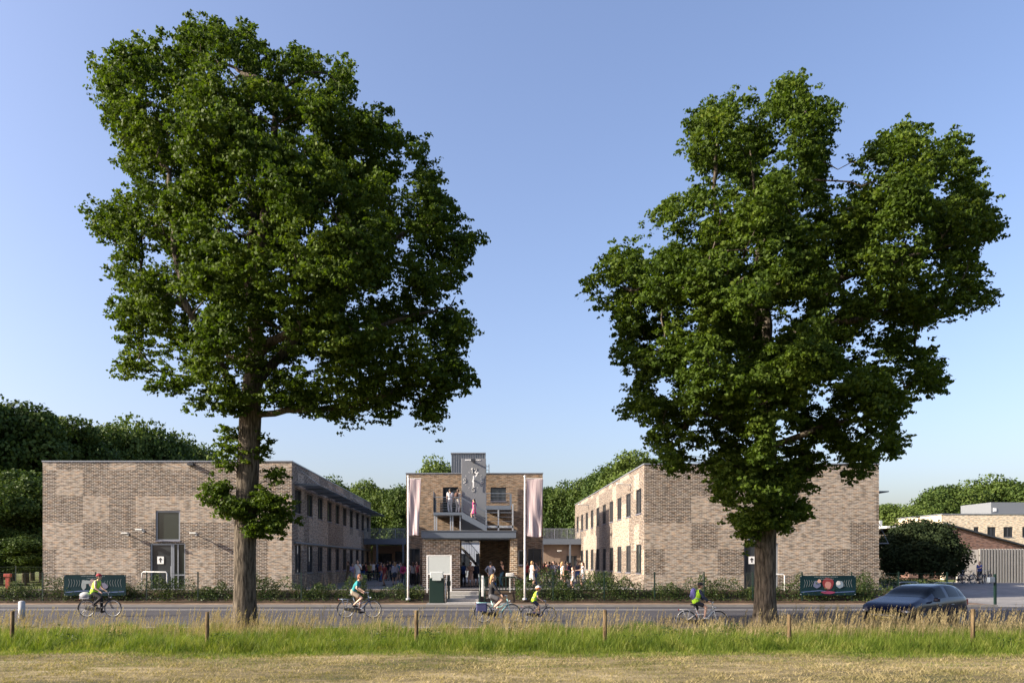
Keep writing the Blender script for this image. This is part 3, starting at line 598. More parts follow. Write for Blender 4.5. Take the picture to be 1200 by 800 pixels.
for x0, x1, yw, opn, lb in ((LX1 + .02, -5.0, 78.95, [(-10.6, -9.0, PZ + .02, 3.2), (-8.7, -6.2, 1.3, 3.4)], 'low brick wall with door and window at the back of the courtyard left of the central building'), (4.6, RX0 - .02, 73.4, [(8.3, 9.3, PZ + .02, 2.9)], 'low brick wall at the back of the courtyard right of the central building')):
    cw = empty('courtyard_wall', (0, 0, 0), 0, lb, 'wall'); m_ = MB(); wall(m_, (0, yw, 0), (1, 0, 0), (0, -1, 0), x0, x1, PZ, 4.0, opn); m_.build('wall', mat('tan_brick_render', (0.26, 0.19, 0.14), .85, var=.25, scale=3), cw)
    for q in opn: window(cw, (0, yw, 0), (1, 0, 0), (0, -1, 0), *q, sill=False, name='door' if q[2] < 1 else 'window')
wall_lamp(wx(655, 73.4), 73.39, 3.3, (0, -1), 0.5, 'pale bracket lamp under the right walkway canopy')

# ------------------------------------------------------------------ buildings on the right
gb = empty('gabled_brick_building', (0, 0, 0), 0, 'low reddish brown brick building with a long sloping roof edge at the right', 'building')
gy = 72.0
g0, g1, g2 = wx(1068, gy), wx(1109, gy), wx(1260, gy)
pt = wz(612.5, gy); pr = wz(655, gy)
m_ = MB(); m_.prism([(g1, 0.5), (g1, pt - 0.15), (g2, pr - 0.15), (g2, 0.5)], 'y', gy, gy + 16); m_.build('gable_wall', M['brick_red'], gb)
m_ = MB(); m_.box(g0, g1 - 0.003, gy + 0.4, gy + 15.9, 0.5, pt - 0.75); m_.build('low_wall', M['brick_red'], gb)
m_ = MB(); m_.prism([(g1 - 0.15, pt), (g1 - 0.15, pt - 0.15 + 0.003), (g2, pr - 0.147), (g2, pr)], 'y', gy - 0.3, gy + 16.3); m_.build('roof', M['frame'], gb)
m_ = MB(); m_.prism([(wx(1038, gy), wz(616, gy) - 0.2), (wx(1038, gy), wz(616, gy)), (g1 - 0.155, pt - 0.1), (g1 - 0.155, pt - 0.3)], 'y', gy - 0.2, gy + 16); m_.build('flat_roof', M['offwhite'], gb)
m_ = MB(); m_.box(wx(1104, gy), wx(1109, gy) - 0.004, gy - 0.25, gy + 0.3, 0.5, pt - 0.32); m_.build('pier', M['brick_pale'], gb)
m_ = MB(); m_.box(wx(1051, gy), wx(1053.5, gy), gy + 3, gy + 3.3, pt - 0.6, wz(607.5, gy)); m_.build('chimney', M['galv'], gb)
m_ = MB(); m_.box(g0 - 2.0, g0 - 0.002, gy + 2, gy + 12, 0.5, pt - 1.0); m_.build('annexe', M['brick'], gb)
yb = empty('pale_brick_building', (0, 0, 0), 0, 'two-storey pale yellow brick building with small windows at the far right', 'building')
yy = 92.0; y0_, y1_ = wx(1105, yy), wx(1300, yy); zt = wz(602.5, yy)
oo = [(wx(a, yy), wx(b, yy), wz(629, yy), wz(617, yy)) for a, b in ((1141, 1147), (1157, 1167), (1176, 1187), (1198, 1210), (1222, 1234))]
m_ = MB(); wall(m_, (0, yy, 0), (1, 0, 0), (0, -1, 0), y0_, y1_, 0.5, zt, oo, 0.25); m_.build('front_wall', M['brick_pale'], yb)
m_ = MB(); m_.box(y0_, y1_, yy + 0.3, yy + 14, 0.5, zt - 0.02); m_.build('body', M['brick_pale'], yb)
m_ = MB(); m_.box(y0_ - 0.1, y1_, yy - 0.06, yy + 14.1, zt, zt + 0.1); m_.build('roof', M['trim'], yb)
for q in oo: window(yb, (0, yy, 0), (1, 0, 0), (0, -1, 0), *q, mull=(0.5,), fw=0.09)
m_ = MB(); m_.box(wx(1181, yy), wx(1260, yy), yy + 3, yy + 9, zt + 0.101, wz(586, yy)); u_ = m_.build('roof_unit', M['cladding'], yb)
m_ = MB(); m_.box(wx(1183.5, yy), wx(1187, yy), yy + 2.93, yy + 2.997, wz(597, yy), wz(593, yy)); m_.build('vent', M['white'], u_)
sw = empty('slatted_wall', (0, 0, 0), 0, 'long pale wall of upright slats behind the bicycles at the right', 'wall')
sy_ = 61.5
m_ = MB(); m_.box(wx(1122, sy_), wx(1147, sy_), sy_, sy_ + 0.2, 0.5, wz(643.5, sy_)); m_.build('panel', mat('beige_panel', (0.46, 0.42, 0.36), 0.8), sw)
m_ = MB(); m_.box(wx(1147, sy_) + 0.002, wx(1300, sy_), sy_ + 0.12, sy_ + 0.2, 0.5, wz(643, sy_)); m_.build('backing', M['frame'], sw)
m_ = MB()
for k in range(60): x = wx(1147.5 + 3.6 * k * 0.93, sy_); m_.box(x, x + 0.13, sy_ - 0.1, sy_ + 0.115, 0.6, wz(643, sy_) + 0.02)
m_.build('slats', mat('weathered_slat', (0.22, 0.215, 0.20), 0.8), sw)
# ------------------------------------------------------------------ leaves and trees
def leaf_quads(cent, normal_bias, size, rg, aspect=0.62, bend=0.25):
    """one rhombic, slightly folded leaf per centre -> V (n*4,3), F (n,4)"""
    n = len(cent)
    nn = rg.normal(size=(n, 3)) + normal_bias; nn /= np.linalg.norm(nn, axis=1, keepdims=True) + 1e-9
    t = rg.normal(size=(n, 3)); t -= nn * (t * nn).sum(1, keepdims=True); t /= np.linalg.norm(t, axis=1, keepdims=True) + 1e-9
    b = np.cross(nn, t); s = (size * rg.uniform(0.7, 1.3, n))[:, None]
    V = np.stack([cent - t * s * 0.5, cent + b * s * aspect * 0.5 + nn * s * bend * 0.3, cent + t * s * 0.5 - nn * s * bend * 0.25, cent - b * s * aspect * 0.5 + nn * s * bend * 0.3], 1).reshape(-1, 3)
    F = np.arange(n * 4).reshape(n, 4); return V, F
def in_poly(px, py, poly):
    x, y = np.asarray(px), np.asarray(py); ins = np.zeros(x.shape, bool); j = len(poly) - 1
    for i in range(len(poly)):
        xi, yi = poly[i]; xj, yj = poly[j]
        c = ((yi > y) != (yj > y)) & (x < (xj - xi) * (y - yi) / (yj - yi + 1e-12) + xi); ins ^= c; j = i
    return ins
def edge_dist(x, y, poly):
    d = np.full(x.shape, 1e9)
    for i in range(len(poly)):
        a = np.array(poly[i - 1]); b = np.array(poly[i]); ab = b - a; L = (ab ** 2).sum() + 1e-9
        t = np.clip(((x - a[0]) * ab[0] + (y - a[1]) * ab[1]) / L, 0, 1)
        d = np.minimum(d, np.hypot(x - a[0] - t * ab[0], y - a[1] - t * ab[1]))
    return d
def grow(att, nodes, parents, step=0.42, infl=6.0, kill=0.75, iters=160):
    """space colonisation"""
    nodes = [np.array(p, float) for p in nodes]; parents = list(parents); att = att.copy()
    near = np.full(len(att), 0); nd = np.full(len(att), 1e9)
    def upd(k0):
        nonlocal near, nd
        for k in range(k0, len(nodes)):
            d = np.linalg.norm(att - nodes[k], axis=1); m = d < nd; nd[m] = d[m]; near[m] = k
    upd(0)
    for it in range(iters):
        if len(att) == 0: break
        act = nd < infl
        if not act.any(): infl *= 1.5; continue
        k0 = len(nodes); dirs = {}
        vec = att[act] - np.array(nodes)[near[act]]; vec /= np.linalg.norm(vec, axis=1, keepdims=True) + 1e-9
        for k, v in zip(near[act], vec): dirs[k] = dirs.get(k, 0) + v
        for k, v in dirs.items():
            L = np.linalg.norm(v)
            if L < 1e-3: continue
            d = v / L + rng.normal(0, 0.18, 3); d[2] += 0.04; d /= np.linalg.norm(d); nodes.append(nodes[k] + d * step); parents.append(k)
        if len(nodes) == k0: break
        upd(k0); keep = nd > kill; att, near, nd = att[keep], near[keep], nd[keep]
    return np.array(nodes), parents
def skeleton_mesh(name, nodes, parents, r0, m, parent, tip=0.014, expo=2.25, minr=0.0):
    n = len(nodes); ch = [[] for _ in range(n)]
    for i, p in enumerate(parents):
        if p >= 0: ch[p].append(i)
    rr = np.zeros(n)
    for i in range(n - 1, -1, -1): rr[i] = tip if not ch[i] else sum(rr[c] ** expo for c in ch[i]) ** (1 / expo)
    k = r0 / rr[0]; rad = np.where(rr > 0, tip + (rr - tip) * (r0 - tip) / max(rr[0] - tip, 1e-6), tip)
    rad = np.maximum(rad, tip)
    mb = MB(); starts = [(0, None)]
    while starts:
        s, pre = starts.pop(); chain = [s] if pre is None else [pre, s]
        cur = s
        while ch[cur]:
            big = max(ch[cur], key=lambda c: rr[c])
            for c in ch[cur]:
                if c != big: starts.append((c, cur))
            chain.append(big); cur = big
        if len(chain) < 2: continue
        rs = [rad[c] for c in chain]
        if pre is not None: rs[0] = min(rs[0], rs[1] * 1.35)
        if max(rs) < minr: continue
        k_ = 18 if rs[0] > 0.25 else (10 if rs[0] > 0.1 else 5)
        mb.tube([nodes[c] for c in chain], [float(v) for v in rs], k_, cap=False)
    return mb.build(name, m, parent, fixn=False), rad, ch
def oak(label, base_px, D, polyZ, off, sc, trunk_pts, r0, R, seed, nclump=2300, per=125, tufts=(), hole=-1.25, limbs=()):
    global rng
    rng = np.random.default_rng(seed)
    poly = [(off[0] + x * sc, off[1] + y * sc) for x, y in polyZ]                # crown outline as seen from the field
    xs = [p[0] for p in poly]; ys_ = [p[1] for p in poly]
    n = nclump * 30; mx = 4.0
    Y = rng.uniform(-R - .3, R + .3, n); X = rng.uniform(wx(min(xs), D) * 1.25 - mx, wx(max(xs), D) * 1.25 + mx, n) if min(xs) < VX < max(xs) else rng.uniform(min(wx(min(xs), D), wx(min(xs), D) * 1.25), max(wx(max(xs), D), wx(max(xs), D) * 1.25), n)
    Z = rng.uniform(1.0, wz(min(ys_), D) * 1.22, n)
    def proj(P): return VX + P[:, 0] * F_PX / P[:, 1], VY - (P[:, 2] - CAMH) * F_PX / P[:, 1]
    P3 = np.stack([X, Y + D, Z], 1); PX, PY = proj(P3); keep = in_poly(PX, PY, poly); P3, PX, PY, Y = P3[keep], PX[keep], PY[keep], Y[keep]
    d = edge_dist(PX, PY, poly) * D / F_PX; U, W = PX * D / F_PX, PY * D / F_PX
    half = R * np.clip(d / 4.0, 0, 1) ** 0.6 + 0.35
    rag = 0.03 + 0.14 * (1 + np.sin(U * 4.1 + 1.7 * np.sin(W * 2.9 + seed)) * np.sin(W * 3.7 + 1.3 * np.sin(U * 2.6 + seed)))
    g2 = np.sin(U * 2.3 + 1.6 * np.sin(W * 1.3 + seed) + seed) + np.sin(W * 2.6 + 1.7 * np.sin(U * 1.7 + 2) + seed * 2) + 0.6 * np.sin(U * 3.9 + W * 3.1 + seed)
    keep = (np.abs(Y) < half) & (d > rag) & ((g2 > hole) | (rng.random(len(U)) < 0.05)); P3, Y, d, half, U, W = P3[keep], Y[keep], d[keep], half[keep], U[keep], W[keep]
    ph = rng.uniform(0, 6.28, 9); Xa, Za = P3[:, 0], P3[:, 2]
    den = (np.sin(Xa * 1.9 + ph[0] + 1.1 * np.sin(Za * 1.1 + ph[1])) + np.sin(Za * 2.2 + ph[2] + 1.2 * np.sin(Xa * 1.3 + ph[3])) + np.sin(Y * 1.8 + ph[4] + np.sin(Za * 1.3 + ph[5])))
    pr = np.where(d < 0.6, 1.0, np.clip(0.42 + 0.42 * den, 0.0, 1.0)) * np.clip(0.25 + 0.9 * np.abs(Y) / (half + 0.01), 0.3, 1)
    keep = rng.random(len(pr)) < pr; A = P3[keep]; A = A[rng.permutation(len(A))[:nclump]]
    nb = np.array([(np.linalg.norm(A - a, axis=1) < 1.0).sum() for a in A]); A = A[nb >= 4]
    root = empty('oak_tree', (wx(base_px, D), D, 0), 0, label, 'tree', 'tall oaks on the road verge')
    org = np.array([wx(base_px, D), D, 0.0])
    tn = [np.array([wx(px, D), D + dy, wz(py, D)]) for px, py, dy in trunk_pts]
    path = []
    for a, b in zip(tn[:-1], tn[1:]):
        k = max(1, int(np.linalg.norm(b - a) / 0.42))
        path += [a + (b - a) * i / k for i in range(k)]
    path.append(tn[-1]); par = [-1] + list(range(len(path) - 1))
    for lb in limbs:                                                     # the big forking limbs
        lp = [np.array([wx(px, D), D + dy, wz(py, D)]) for px, py, dy in lb]; at = int(np.argmin([np.linalg.norm(q - lp[0]) for q in path])); prev = at; cur = path[at]
        for q in lp[1:]:
            k = max(1, int(np.linalg.norm(q - cur) / 0.42)); c0 = cur
            for i in range(1, k + 1): path.append(c0 + (q - c0) * i / k + rng.normal(0, 0.035, 3)); par.append(prev); prev = len(path) - 1
            cur = q
    sub = A[rng.permutation(len(A))[:int(len(A) * 0.6)]]
    nodes, parents = grow(sub, path, par)
    # root flare: widen the lowest rings
    tr, rad, ch = skeleton_mesh('trunk', nodes - org, parents, r0, M['bark'], root)
    me = tr.data; co = np.empty(len(me.vertices) * 3, np.float32); me.vertices.foreach_get('co', co); co = co.reshape(-1, 3)
    m_ = (co[:, 2] < 2.2) & (np.hypot(co[:, 0], co[:, 1]) < 1.2); t = np.clip(1 - co[m_, 2] / 1.7, 0, 1) ** 2
    ang = np.arctan2(co[m_, 1], co[m_, 0]); f = 1 + t * (0.32 + 0.14 * np.sin(ang * 5 + seed)); co[m_, 0] *= f; co[m_, 1] *= f
    me.vertices.foreach_set('co', co.ravel()); me.update()
    # leaves: tufts round every clump centre, and along thin twigs
    cen_ = A; extra = nodes[(rad < 0.02)]; extra = extra[rng.permutation(len(extra))[:int(nclump * 0.25)]]
    extra = extra[in_poly(*proj(extra), poly)]
    cen_ = np.concatenate([cen_, extra])
    if len(tufts):
        T = []
        for px, py, w, h, cnt, dy in tufts:
            for _ in range(cnt): T.append([wx(px + rng.normal(0, w * 0.45), D), D + dy + rng.normal(0, w * 0.45 * D / 900), wz(py + rng.normal(0, h * 0.45), D)])
        T = np.array(T); cen_ = np.concatenate([cen_, T])
        tw = MB()
        for p in T[::3]:
            s = np.array([wx(trunk_pts[1][0], D), D, p[2] - 0.5]); tw.tube([s - org, (s + p) / 2 - org + np.array([0, 0, 0.1]), p - org], [0.02, 0.014, 0.006], 4, cap=False)
        tw.build('trunk_shoots', M['bark'], root, fixn=False)
    cnt = (per * rng.uniform(0.5, 1.4, len(cen_))).astype(int); idx = np.repeat(np.arange(len(cen_)), cnt)
    # each clump is a few leaf rosettes
    ros = 7; rc = cen_[:, None, :] + rng.normal(size=(len(cen_), ros, 3)) * np.array([0.17, 0.20, 0.14])
    P = rc[idx, rng.integers(0, ros, len(idx))]; offv = rng.normal(size=P.shape); offv /= np.linalg.norm(offv, axis=1, keepdims=True); offv[:, 2] = np.abs(offv[:, 2]) * 0.8 - 0.2
    P = P + offv * rng.uniform(0.05, 0.19, len(P))[:, None]
    V, Fc = leaf_quads(P, offv * 1.2 + np.array([0, 0, 0.5]), 0.115, rng, 0.7)
    np_mesh('crown', V - org, Fc, M['oak_leaf'], root)
    return root

LP = [(300,760),(250,757),(205,748),(190,722),(150,720),(120,695),(85,675),(80,640),(95,610),(75,570),(85,540),(62,515),(75,480),(65,465),(85,450),(60,435),(32,420),(30,360),(60,355),(90,355),(110,340),(100,325),(85,300),(70,255),(60,215),(45,165),(35,120),(40,105),(70,105),(90,70),(115,85),(140,75),(165,40),(215,38),(250,45),(275,35),(300,50),(320,40),(345,45),(355,85),(375,95),(395,70),(430,80),(450,100),(475,110),(495,95),(515,120),(520,175),(535,200),(550,195),(565,175),(580,200),(575,225),(600,240),(640,245),(675,265),(680,300),(675,330),(690,350),(705,385),(735,400),(750,430),(740,460),(715,480),(715,510),(690,540),(735,565),(740,600),(710,640),(740,680),(735,710),(715,725),(690,720),(680,740),(665,790),(650,795),(635,780),(620,735),(595,740),(590,770),(560,765),(545,745),(530,750),(520,770),(500,790),(485,795),(478,770),(455,755),(420,755),(395,735),(355,748),(330,740)]
RP = [(345,843),(300,840),(280,800),(240,740),(265,700),(230,690),(225,720),(195,740),(165,720),(150,690),(130,660),(80,620),(110,610),(125,570),(115,545),(90,540),(75,490),(95,480),(70,460),(50,440),(30,440),(30,405),(50,385),(48,355),(80,360),(90,335),(110,345),(130,330),(150,290),(165,265),(185,245),(210,250),(225,225),(215,190),(195,165),(215,145),(225,110),(240,90),(265,75),(275,40),(305,50),(315,75),(345,85),(365,60),(385,38),(430,50),(450,75),(475,85),(490,60),(500,85),(515,90),(500,125),(490,155),(465,160),(460,195),(465,235),(490,250),(500,195),(530,170),(555,140),(590,115),(610,110),(645,115),(660,145),(690,130),(700,155),(730,155),(720,185),(730,205),(715,220),(740,245),(735,270),(750,285),(785,285),(785,310),(745,330),(720,345),(735,360),(720,400),(750,420),(745,445),(710,455),(680,470),(640,480),(605,490),(600,510),(640,520),(665,540),(665,605),(640,620),(615,640),(600,660),(590,690),(580,720),(560,745),(545,725),(520,760),(500,755),(490,710),(470,690),(440,690),(430,730),(410,760),(430,790),(410,820),(380,845)]
oak('taller oak on the left with a lone leafy shoot cluster low on its bare trunk', 287, 25.0, LP, (80, 0), 0.65,
    [(287, 748, 0), (287, 640, 0), (291, 540, 0), (293, 470, .1), (297, 400, .2), (288, 330, .3), (296, 250, .1), (286, 180, .2)], 0.355, 5.0, 11, nclump=2850, per=105,
    limbs=[[(293, 480, 0), (268, 430, -1.0), (236, 370, -1.6), (222, 290, -1.2), (205, 210, -.6)], [(293, 492, 0), (340, 486, -.5), (410, 482, -.8), (480, 455, -.4), (525, 440, 0)], [(295, 450, 0), (335, 395, .8), (372, 335, 1.2), (395, 250, .8), (400, 180, .3)],
           [(297, 420, 0), (365, 390, -1.2), (415, 355, -1.4), (455, 300, -.8), (500, 260, -.2)], [(294, 440, 0), (255, 400, 1.4), (200, 350, 1.8), (150, 310, 1.0)], [(293, 470, 0), (240, 445, .4), (180, 430, .6)], [(297, 380, 0), (320, 300, -1.4), (330, 200, -1.0), (325, 110, -.3)], [(372, 382, -1.2), (430, 400, -1.0), (500, 370, -.4)]],
    tufts=[(265, 512, 8, 8, 5, 0), (272, 528, 10, 6, 6, -.3), (262, 575, 12, 8, 14, -.2), (258, 590, 12, 8, 8, -.3), (280, 600, 16, 10, 14, -.5), (300, 535, 10, 6, 5, 0), (322, 560, 8, 5, 4, 0), (315, 590, 16, 14, 22, -.2), (322, 615, 14, 12, 16, -.2), (300, 622, 12, 8, 8, -.4), (335, 600, 8, 10, 5, 0), (308, 518, 8, 6, 4, 0), (268, 545, 8, 8, 5, -.3)])
oak('oak on the right with a forked two-lobed top and foliage low over its trunk', 896, 25.0, RP, (660, 60), 0.675,
    [(896, 748, 0), (897, 640, 0), (898, 540, 0), (897, 440, .1), (902, 380, .2), (893, 310, .3), (888, 230, .2), (880, 170, .1)], 0.335, 4.9, 23, nclump=2850, per=105, hole=-1.15,
    limbs=[[(897, 450, 0), (870, 372, -1.2), (830, 345, -1.6), (770, 350, -1.0), (725, 345, -.4)], [(898, 420, 0), (950, 380, 1.0), (1005, 310, 1.2), (1040, 240, .8), (1065, 180, .2)], [(898, 480, 0), (945, 395, -1.4), (985, 390, -1.6), (1060, 370, -.8), (1110, 355, -.2)],
           [(898, 500, 0), (840, 480, .8), (770, 480, .6)], [(898, 520, 0), (950, 505, -.6), (1030, 485, -.5)], [(899, 350, 0), (850, 290, .9), (842, 190, .5), (850, 130, .2)], [(893, 300, 0), (925, 230, -.8), (940, 150, -.3)], [(1005, 310, 1.2), (1080, 290, .8), (1150, 275, .2)]],
    tufts=[(895, 560, 26, 18, 22, -.5), (850, 545, 22, 14, 12, 0), (950, 545, 24, 16, 14, 0), (800, 545, 16, 10, 7, 0), (1010, 545, 16, 14, 8, 0), (895, 605, 16, 14, 14, -.5), (870, 625, 12, 8, 8, -.4), (925, 600, 12, 10, 8, -.3), (925, 570, 12, 14, 10, -.3)])
rng = np.random.default_rng(77)

def crown_mesh(name, rg, w, h, n_lobe, per, leaf, flat=0.75):
    """a woodland crown: leaf-sized faces on many uneven lobes spread through an egg-shaped volume"""
    P = []; N = []
    for _ in range(n_lobe):
        u = rg.normal(size=3); u /= np.linalg.norm(u); u[2] = u[2] if u[2] > -0.55 else -u[2]
        rr = rg.uniform(0.5, 1.0) ** 0.5; c = u * rr * np.array([w / 2, w / 2, h / 2]) * 0.86
        c[:2] *= 1.0 - 0.25 * max(0, c[2] / (h / 2))
        lr = rg.uniform(0.07, 0.20) * w; k = int(per * (lr / (0.18 * w)) ** 2)
        v = rg.normal(size=(k, 3)); v /= np.linalg.norm(v, axis=1, keepdims=True)
        r = lr * rg.uniform(0.72, 1.08, k)[:, None] * (1 + 0.22 * np.sin(v[:, :1] * 7 + c[0]) * np.sin(v[:, 1:2] * 7 + c[1]))
        P.append(c + v * r * np.array([1, 1, flat])); N.append(v)
    P = np.concatenate(P); N = np.concatenate(N)
    V, F = leaf_quads(P, N * 1.4 + np.array([0, 0, 0.3]), leaf, rg, 0.8)
    V[:, 2] += h / 2
    me_o = np_mesh(name, V, F, M['wood_leaf']); me = me_o.data; C.objects.unlink(me_o); bpy.data.objects.remove(me_o); return me
def trunk_mesh(rg, h, r):
    mb = MB(); mb.tube([(0, 0, 0), (0.05, 0, h * 0.3), (0.1 * rg.normal(), 0.1, h * 0.7), (0.15, 0, h)], [r * 1.2, r, r * 0.7, r * 0.35], 8)
    for k in range(5):
        a = rg.uniform(0, 6.28); z = h * rg.uniform(0.45, 0.8); mb.tube([(0, 0, z), (math.cos(a) * h * .15, math.sin(a) * h * .15, z + h * .12), (math.cos(a) * h * .24, math.sin(a) * h * .24, z + h * .28)], [r * .4, r * .25, r * .1], 5)
    o = mb.build('trunk', M['bark']); me = o.data; C.objects.unlink(o); bpy.data.objects.remove(o); return me
CR = [crown_mesh('crown', np.random.default_rng(100 + i), 1.0 * 9, 9 * a, nl, 480, 0.27) for i, (a, nl) in enumerate(((1.25, 72), (1.5, 80), (1.1, 66), (1.35, 74)))]
CRH = [9 * a for a in (1.25, 1.5, 1.1, 1.35)]
TR = [trunk_mesh(np.random.default_rng(200 + i), 9.0, 0.28) for i in range(2)]
pale = {}
def wood_tree(px, D, ytop, w, label, group, low=0.15, name='woodland_tree', tone=0, x=None):
    """background tree whose top reaches image row ytop; crown starts at a fraction low of its height"""
    H = wz(ytop, D); k = random.randrange(4); r = empty(name, (wx(px, D) if x is None else x, D, 0.3), random.uniform(0, 6.28), label, 'tree', group)
    r.location.z = float(terrain(r.location.x, D)) - 0.05
    me = CR[k]
    if tone:
        if k not in pale: pale[k] = CR[k].copy(); pale[k].materials[0] = M['wood_leaf_pale']
        me = pale[k]
    c = bpy.data.objects.new('crown', me); link(c, r); ch = H * (1 - low); c.location = (0, 0, H * low); c.scale = (w / 9, w / 9, ch / CRH[k] * 0.97)
    t = bpy.data.objects.new('trunk', TR[k % 2]); link(t, r); s = H * 0.75 / 9; t.scale = (s, s, s)
    return r
words_l = ['tallest', 'bushy', 'round-topped', 'leaning', 'narrow', 'broad', 'ragged', 'low', 'dense', 'dark', 'lighter', 'small']
GW = 'woodland trees left of the left wing'
for i, (px, D, yt, w, lb, tone, low) in enumerate([
    (-40, 74, 440, 12, 'dark woodland tree at the far left edge, partly outside the picture', 0, .04),
    (10, 78, 457, 13, 'tallest dark woodland tree, at the left end of the wood', 0, .05),
    (52, 86, 473, 12, 'dark woodland tree just left of where the left wing begins', 0, .05),
    (85, 84, 482, 11, 'woodland tree rising behind the left corner of the left wing', 0, .05),
    (118, 92, 490, 12, 'woodland tree behind the left wing, second from its left corner', 0, .05),
    (150, 96, 489, 12, 'round-topped woodland tree behind the middle of the left wing roof', 1, .05),
    (185, 98, 497, 12, 'woodland tree behind the left wing roof, left of the tapering end', 0, .05),
    (215, 104, 510, 12, 'low woodland tree behind the left wing where the wood tapers off', 0, .05),
    (243, 110, 524, 10, 'lowest tree of the left wood, nearest to the left oak trunk', 0, .05),
    (30, 66, 545, 9, 'lower dark tree standing at the front edge of the left wood', 0, .02),
    (0, 62, 570, 8, 'lower dark tree in the left foreground of the wood edge', 0, .02),
    (60, 100, 505, 13, 'dark tree filling the wood behind the left building corner', 0, .02),
    (-15, 92, 470, 13, 'dark tree deep in the left wood behind the tallest one', 0, .02),
    (38, 74, 590, 8, 'small dark understorey tree beside the left wing corner', 0, .02)]):
    wood_tree(px, D, yt, w, lb, GW, low, tone=tone)
GC = 'trees behind the school square'
for (px, D, yt, w, lb, tone, low) in [
    (392, 100, 562, 8, 'tree top just showing over the left wing window wall', 0, .05),
    (412, 104, 568, 9, 'tree behind the far end of the left wing', 0, .05),
    (434, 98, 566, 8, 'lighter tree between the left wing and the left flag', 1, .05),
    (456, 96, 570, 8, 'tree behind the left walkway canopy, nearer the left wing', 0, .05),
    (473, 93, 573, 7, 'tree behind the left flag beside the central building', 0, .05),
    (513, 95, 539, 9, 'tree top showing above the central roof left of the lift housing', 1, .05),
    (548, 100, 552, 9, 'tree behind the central building hidden mostly by the clock', 0, .05),
    (645, 92, 567, 7, 'dark tree just right of the central building', 0, .05),
    (662, 96, 569, 8, 'dark tree behind the right walkway canopy', 0, .05),
    (686, 92, 570, 8, 'tree at the far end of the right wing window wall', 0, .05),
    (700, 88, 553, 8, 'tree rising behind the far part of the right wing', 0, .05),
    (722, 84, 541, 9, 'tree behind the middle of the right wing roof', 0, .05),
    (742, 82, 526, 9, 'tallest tree behind the right wing, beside the right oak', 1, .05),
    (768, 90, 532, 9, 'tree behind the right wing roof, half hidden by oak foliage', 0, .05)]:
    wood_tree(px, D, yt, w, lb, GC, low, tone=tone)
GR = 'trees on the right skyline'
for (px, D, yt, w, lb, tone, low) in [
    (1046, 105, 588, 9, 'pale low tree right beside the right wing on the skyline', 1, .05),
    (1068, 118, 590, 10, 'pale green tree left of the dark skyline clump', 1, .05),
    (1092, 125, 580, 11, 'skyline tree above the gabled roof start', 0, .05),
    (1115, 128, 563, 13, 'big round skyline tree, left of the two highest ones', 0, .05),
    (1143, 132, 566, 13, 'round skyline tree above the pale brick building', 0, .05),
    (1170, 130, 559, 14, 'highest skyline tree at the right', 0, .05),
    (1200, 128, 560, 13, 'skyline tree at the right edge behind the silver roof unit', 0, .05),
    (1232, 130, 565, 14, 'skyline tree just outside the right edge', 0, .05)]:
    wood_tree(px, D, yt, w, lb, GR, low, tone=tone)
for (px, D, yt, w, lb) in ((-30, 60, 632, 7, 'dark undergrowth bush at the far left edge of the wood'), (2, 61, 622, 7, 'dark undergrowth bush behind the red post'), (30, 60, 628, 6, 'dark undergrowth bush beside the left wing corner'), (48, 68, 600, 7, 'taller undergrowth bush touching the left wing corner'), (15, 70, 590, 8, 'tall undergrowth bush in the dark gap of the left wood')):
    wood_tree(px, D, yt, w, lb, 'undergrowth bushes at the wood edge', 0.0, name='bush')
# dark round-crowned tree beside the right wing
rg = np.random.default_rng(5); r = empty('round_tree', (wx(1079, 57), 57, 0.5), 0, 'dark broad dome-shaped tree between the right wing and the gabled building', 'tree')
me = crown_mesh('crown', rg, 5.9, 4.7, 150, 620, 0.17, 0.85); me.materials[0] = M['dark_leaf']; c = bpy.data.objects.new('crown', me); link(c, r)
c.location = (0, 0, 0.1); c.scale = (1, 1, 0.97)
t = MB(); t.tube([(0, 0, 0), (0, 0, 1), (0.1, 0, 2)], [0.2, 0.16, 0.1], 8); t.build('trunk', M['bark'], r)
# shrubs near the right building and left meadow edge
def bush(name, loc, w, d, h, label, cat, n, leaf, mkey, rg, group=None, parent=None):
    r = empty(name, loc, 0, label, cat, group)
    P = rg.uniform(-1, 1, (n, 3)); k = (P ** 2).sum(1) < 1.15; P = P[k]; P[:, 2] = P[:, 2] * 0.5 + 0.5
    L = rg.uniform(0.0, 1, (int(max(6, w * 3)), 3)) * [2, 2, 0.3] - [1, 1, 0]; top = np.interp(P[:, 0], np.sort(L[:, 0]), 0.75 + L[:, 2])
    P[:, 2] *= top; P = P * np.array([w / 2, d / 2, h])
    V, F = leaf_quads(P, np.array([0, -0.3, 0.6]), leaf, rg, 0.55); np_mesh('foliage', V, F, M[mkey], r)
    s = MB()
    for k in range(max(3, int(w * 2.5))):
        x = rg.uniform(-w / 2.4, w / 2.4); y = rg.uniform(-d / 4, d / 4); s.tube([(x, y, 0), (x + rg.normal(0, .08), y, h * .45), (x + rg.normal(0, .15), y + rg.normal(0, .1), h * .85)], [.012, .009, .004], 4, cap=False)
    s.build('stem', M['bark'], r, fixn=False); return r
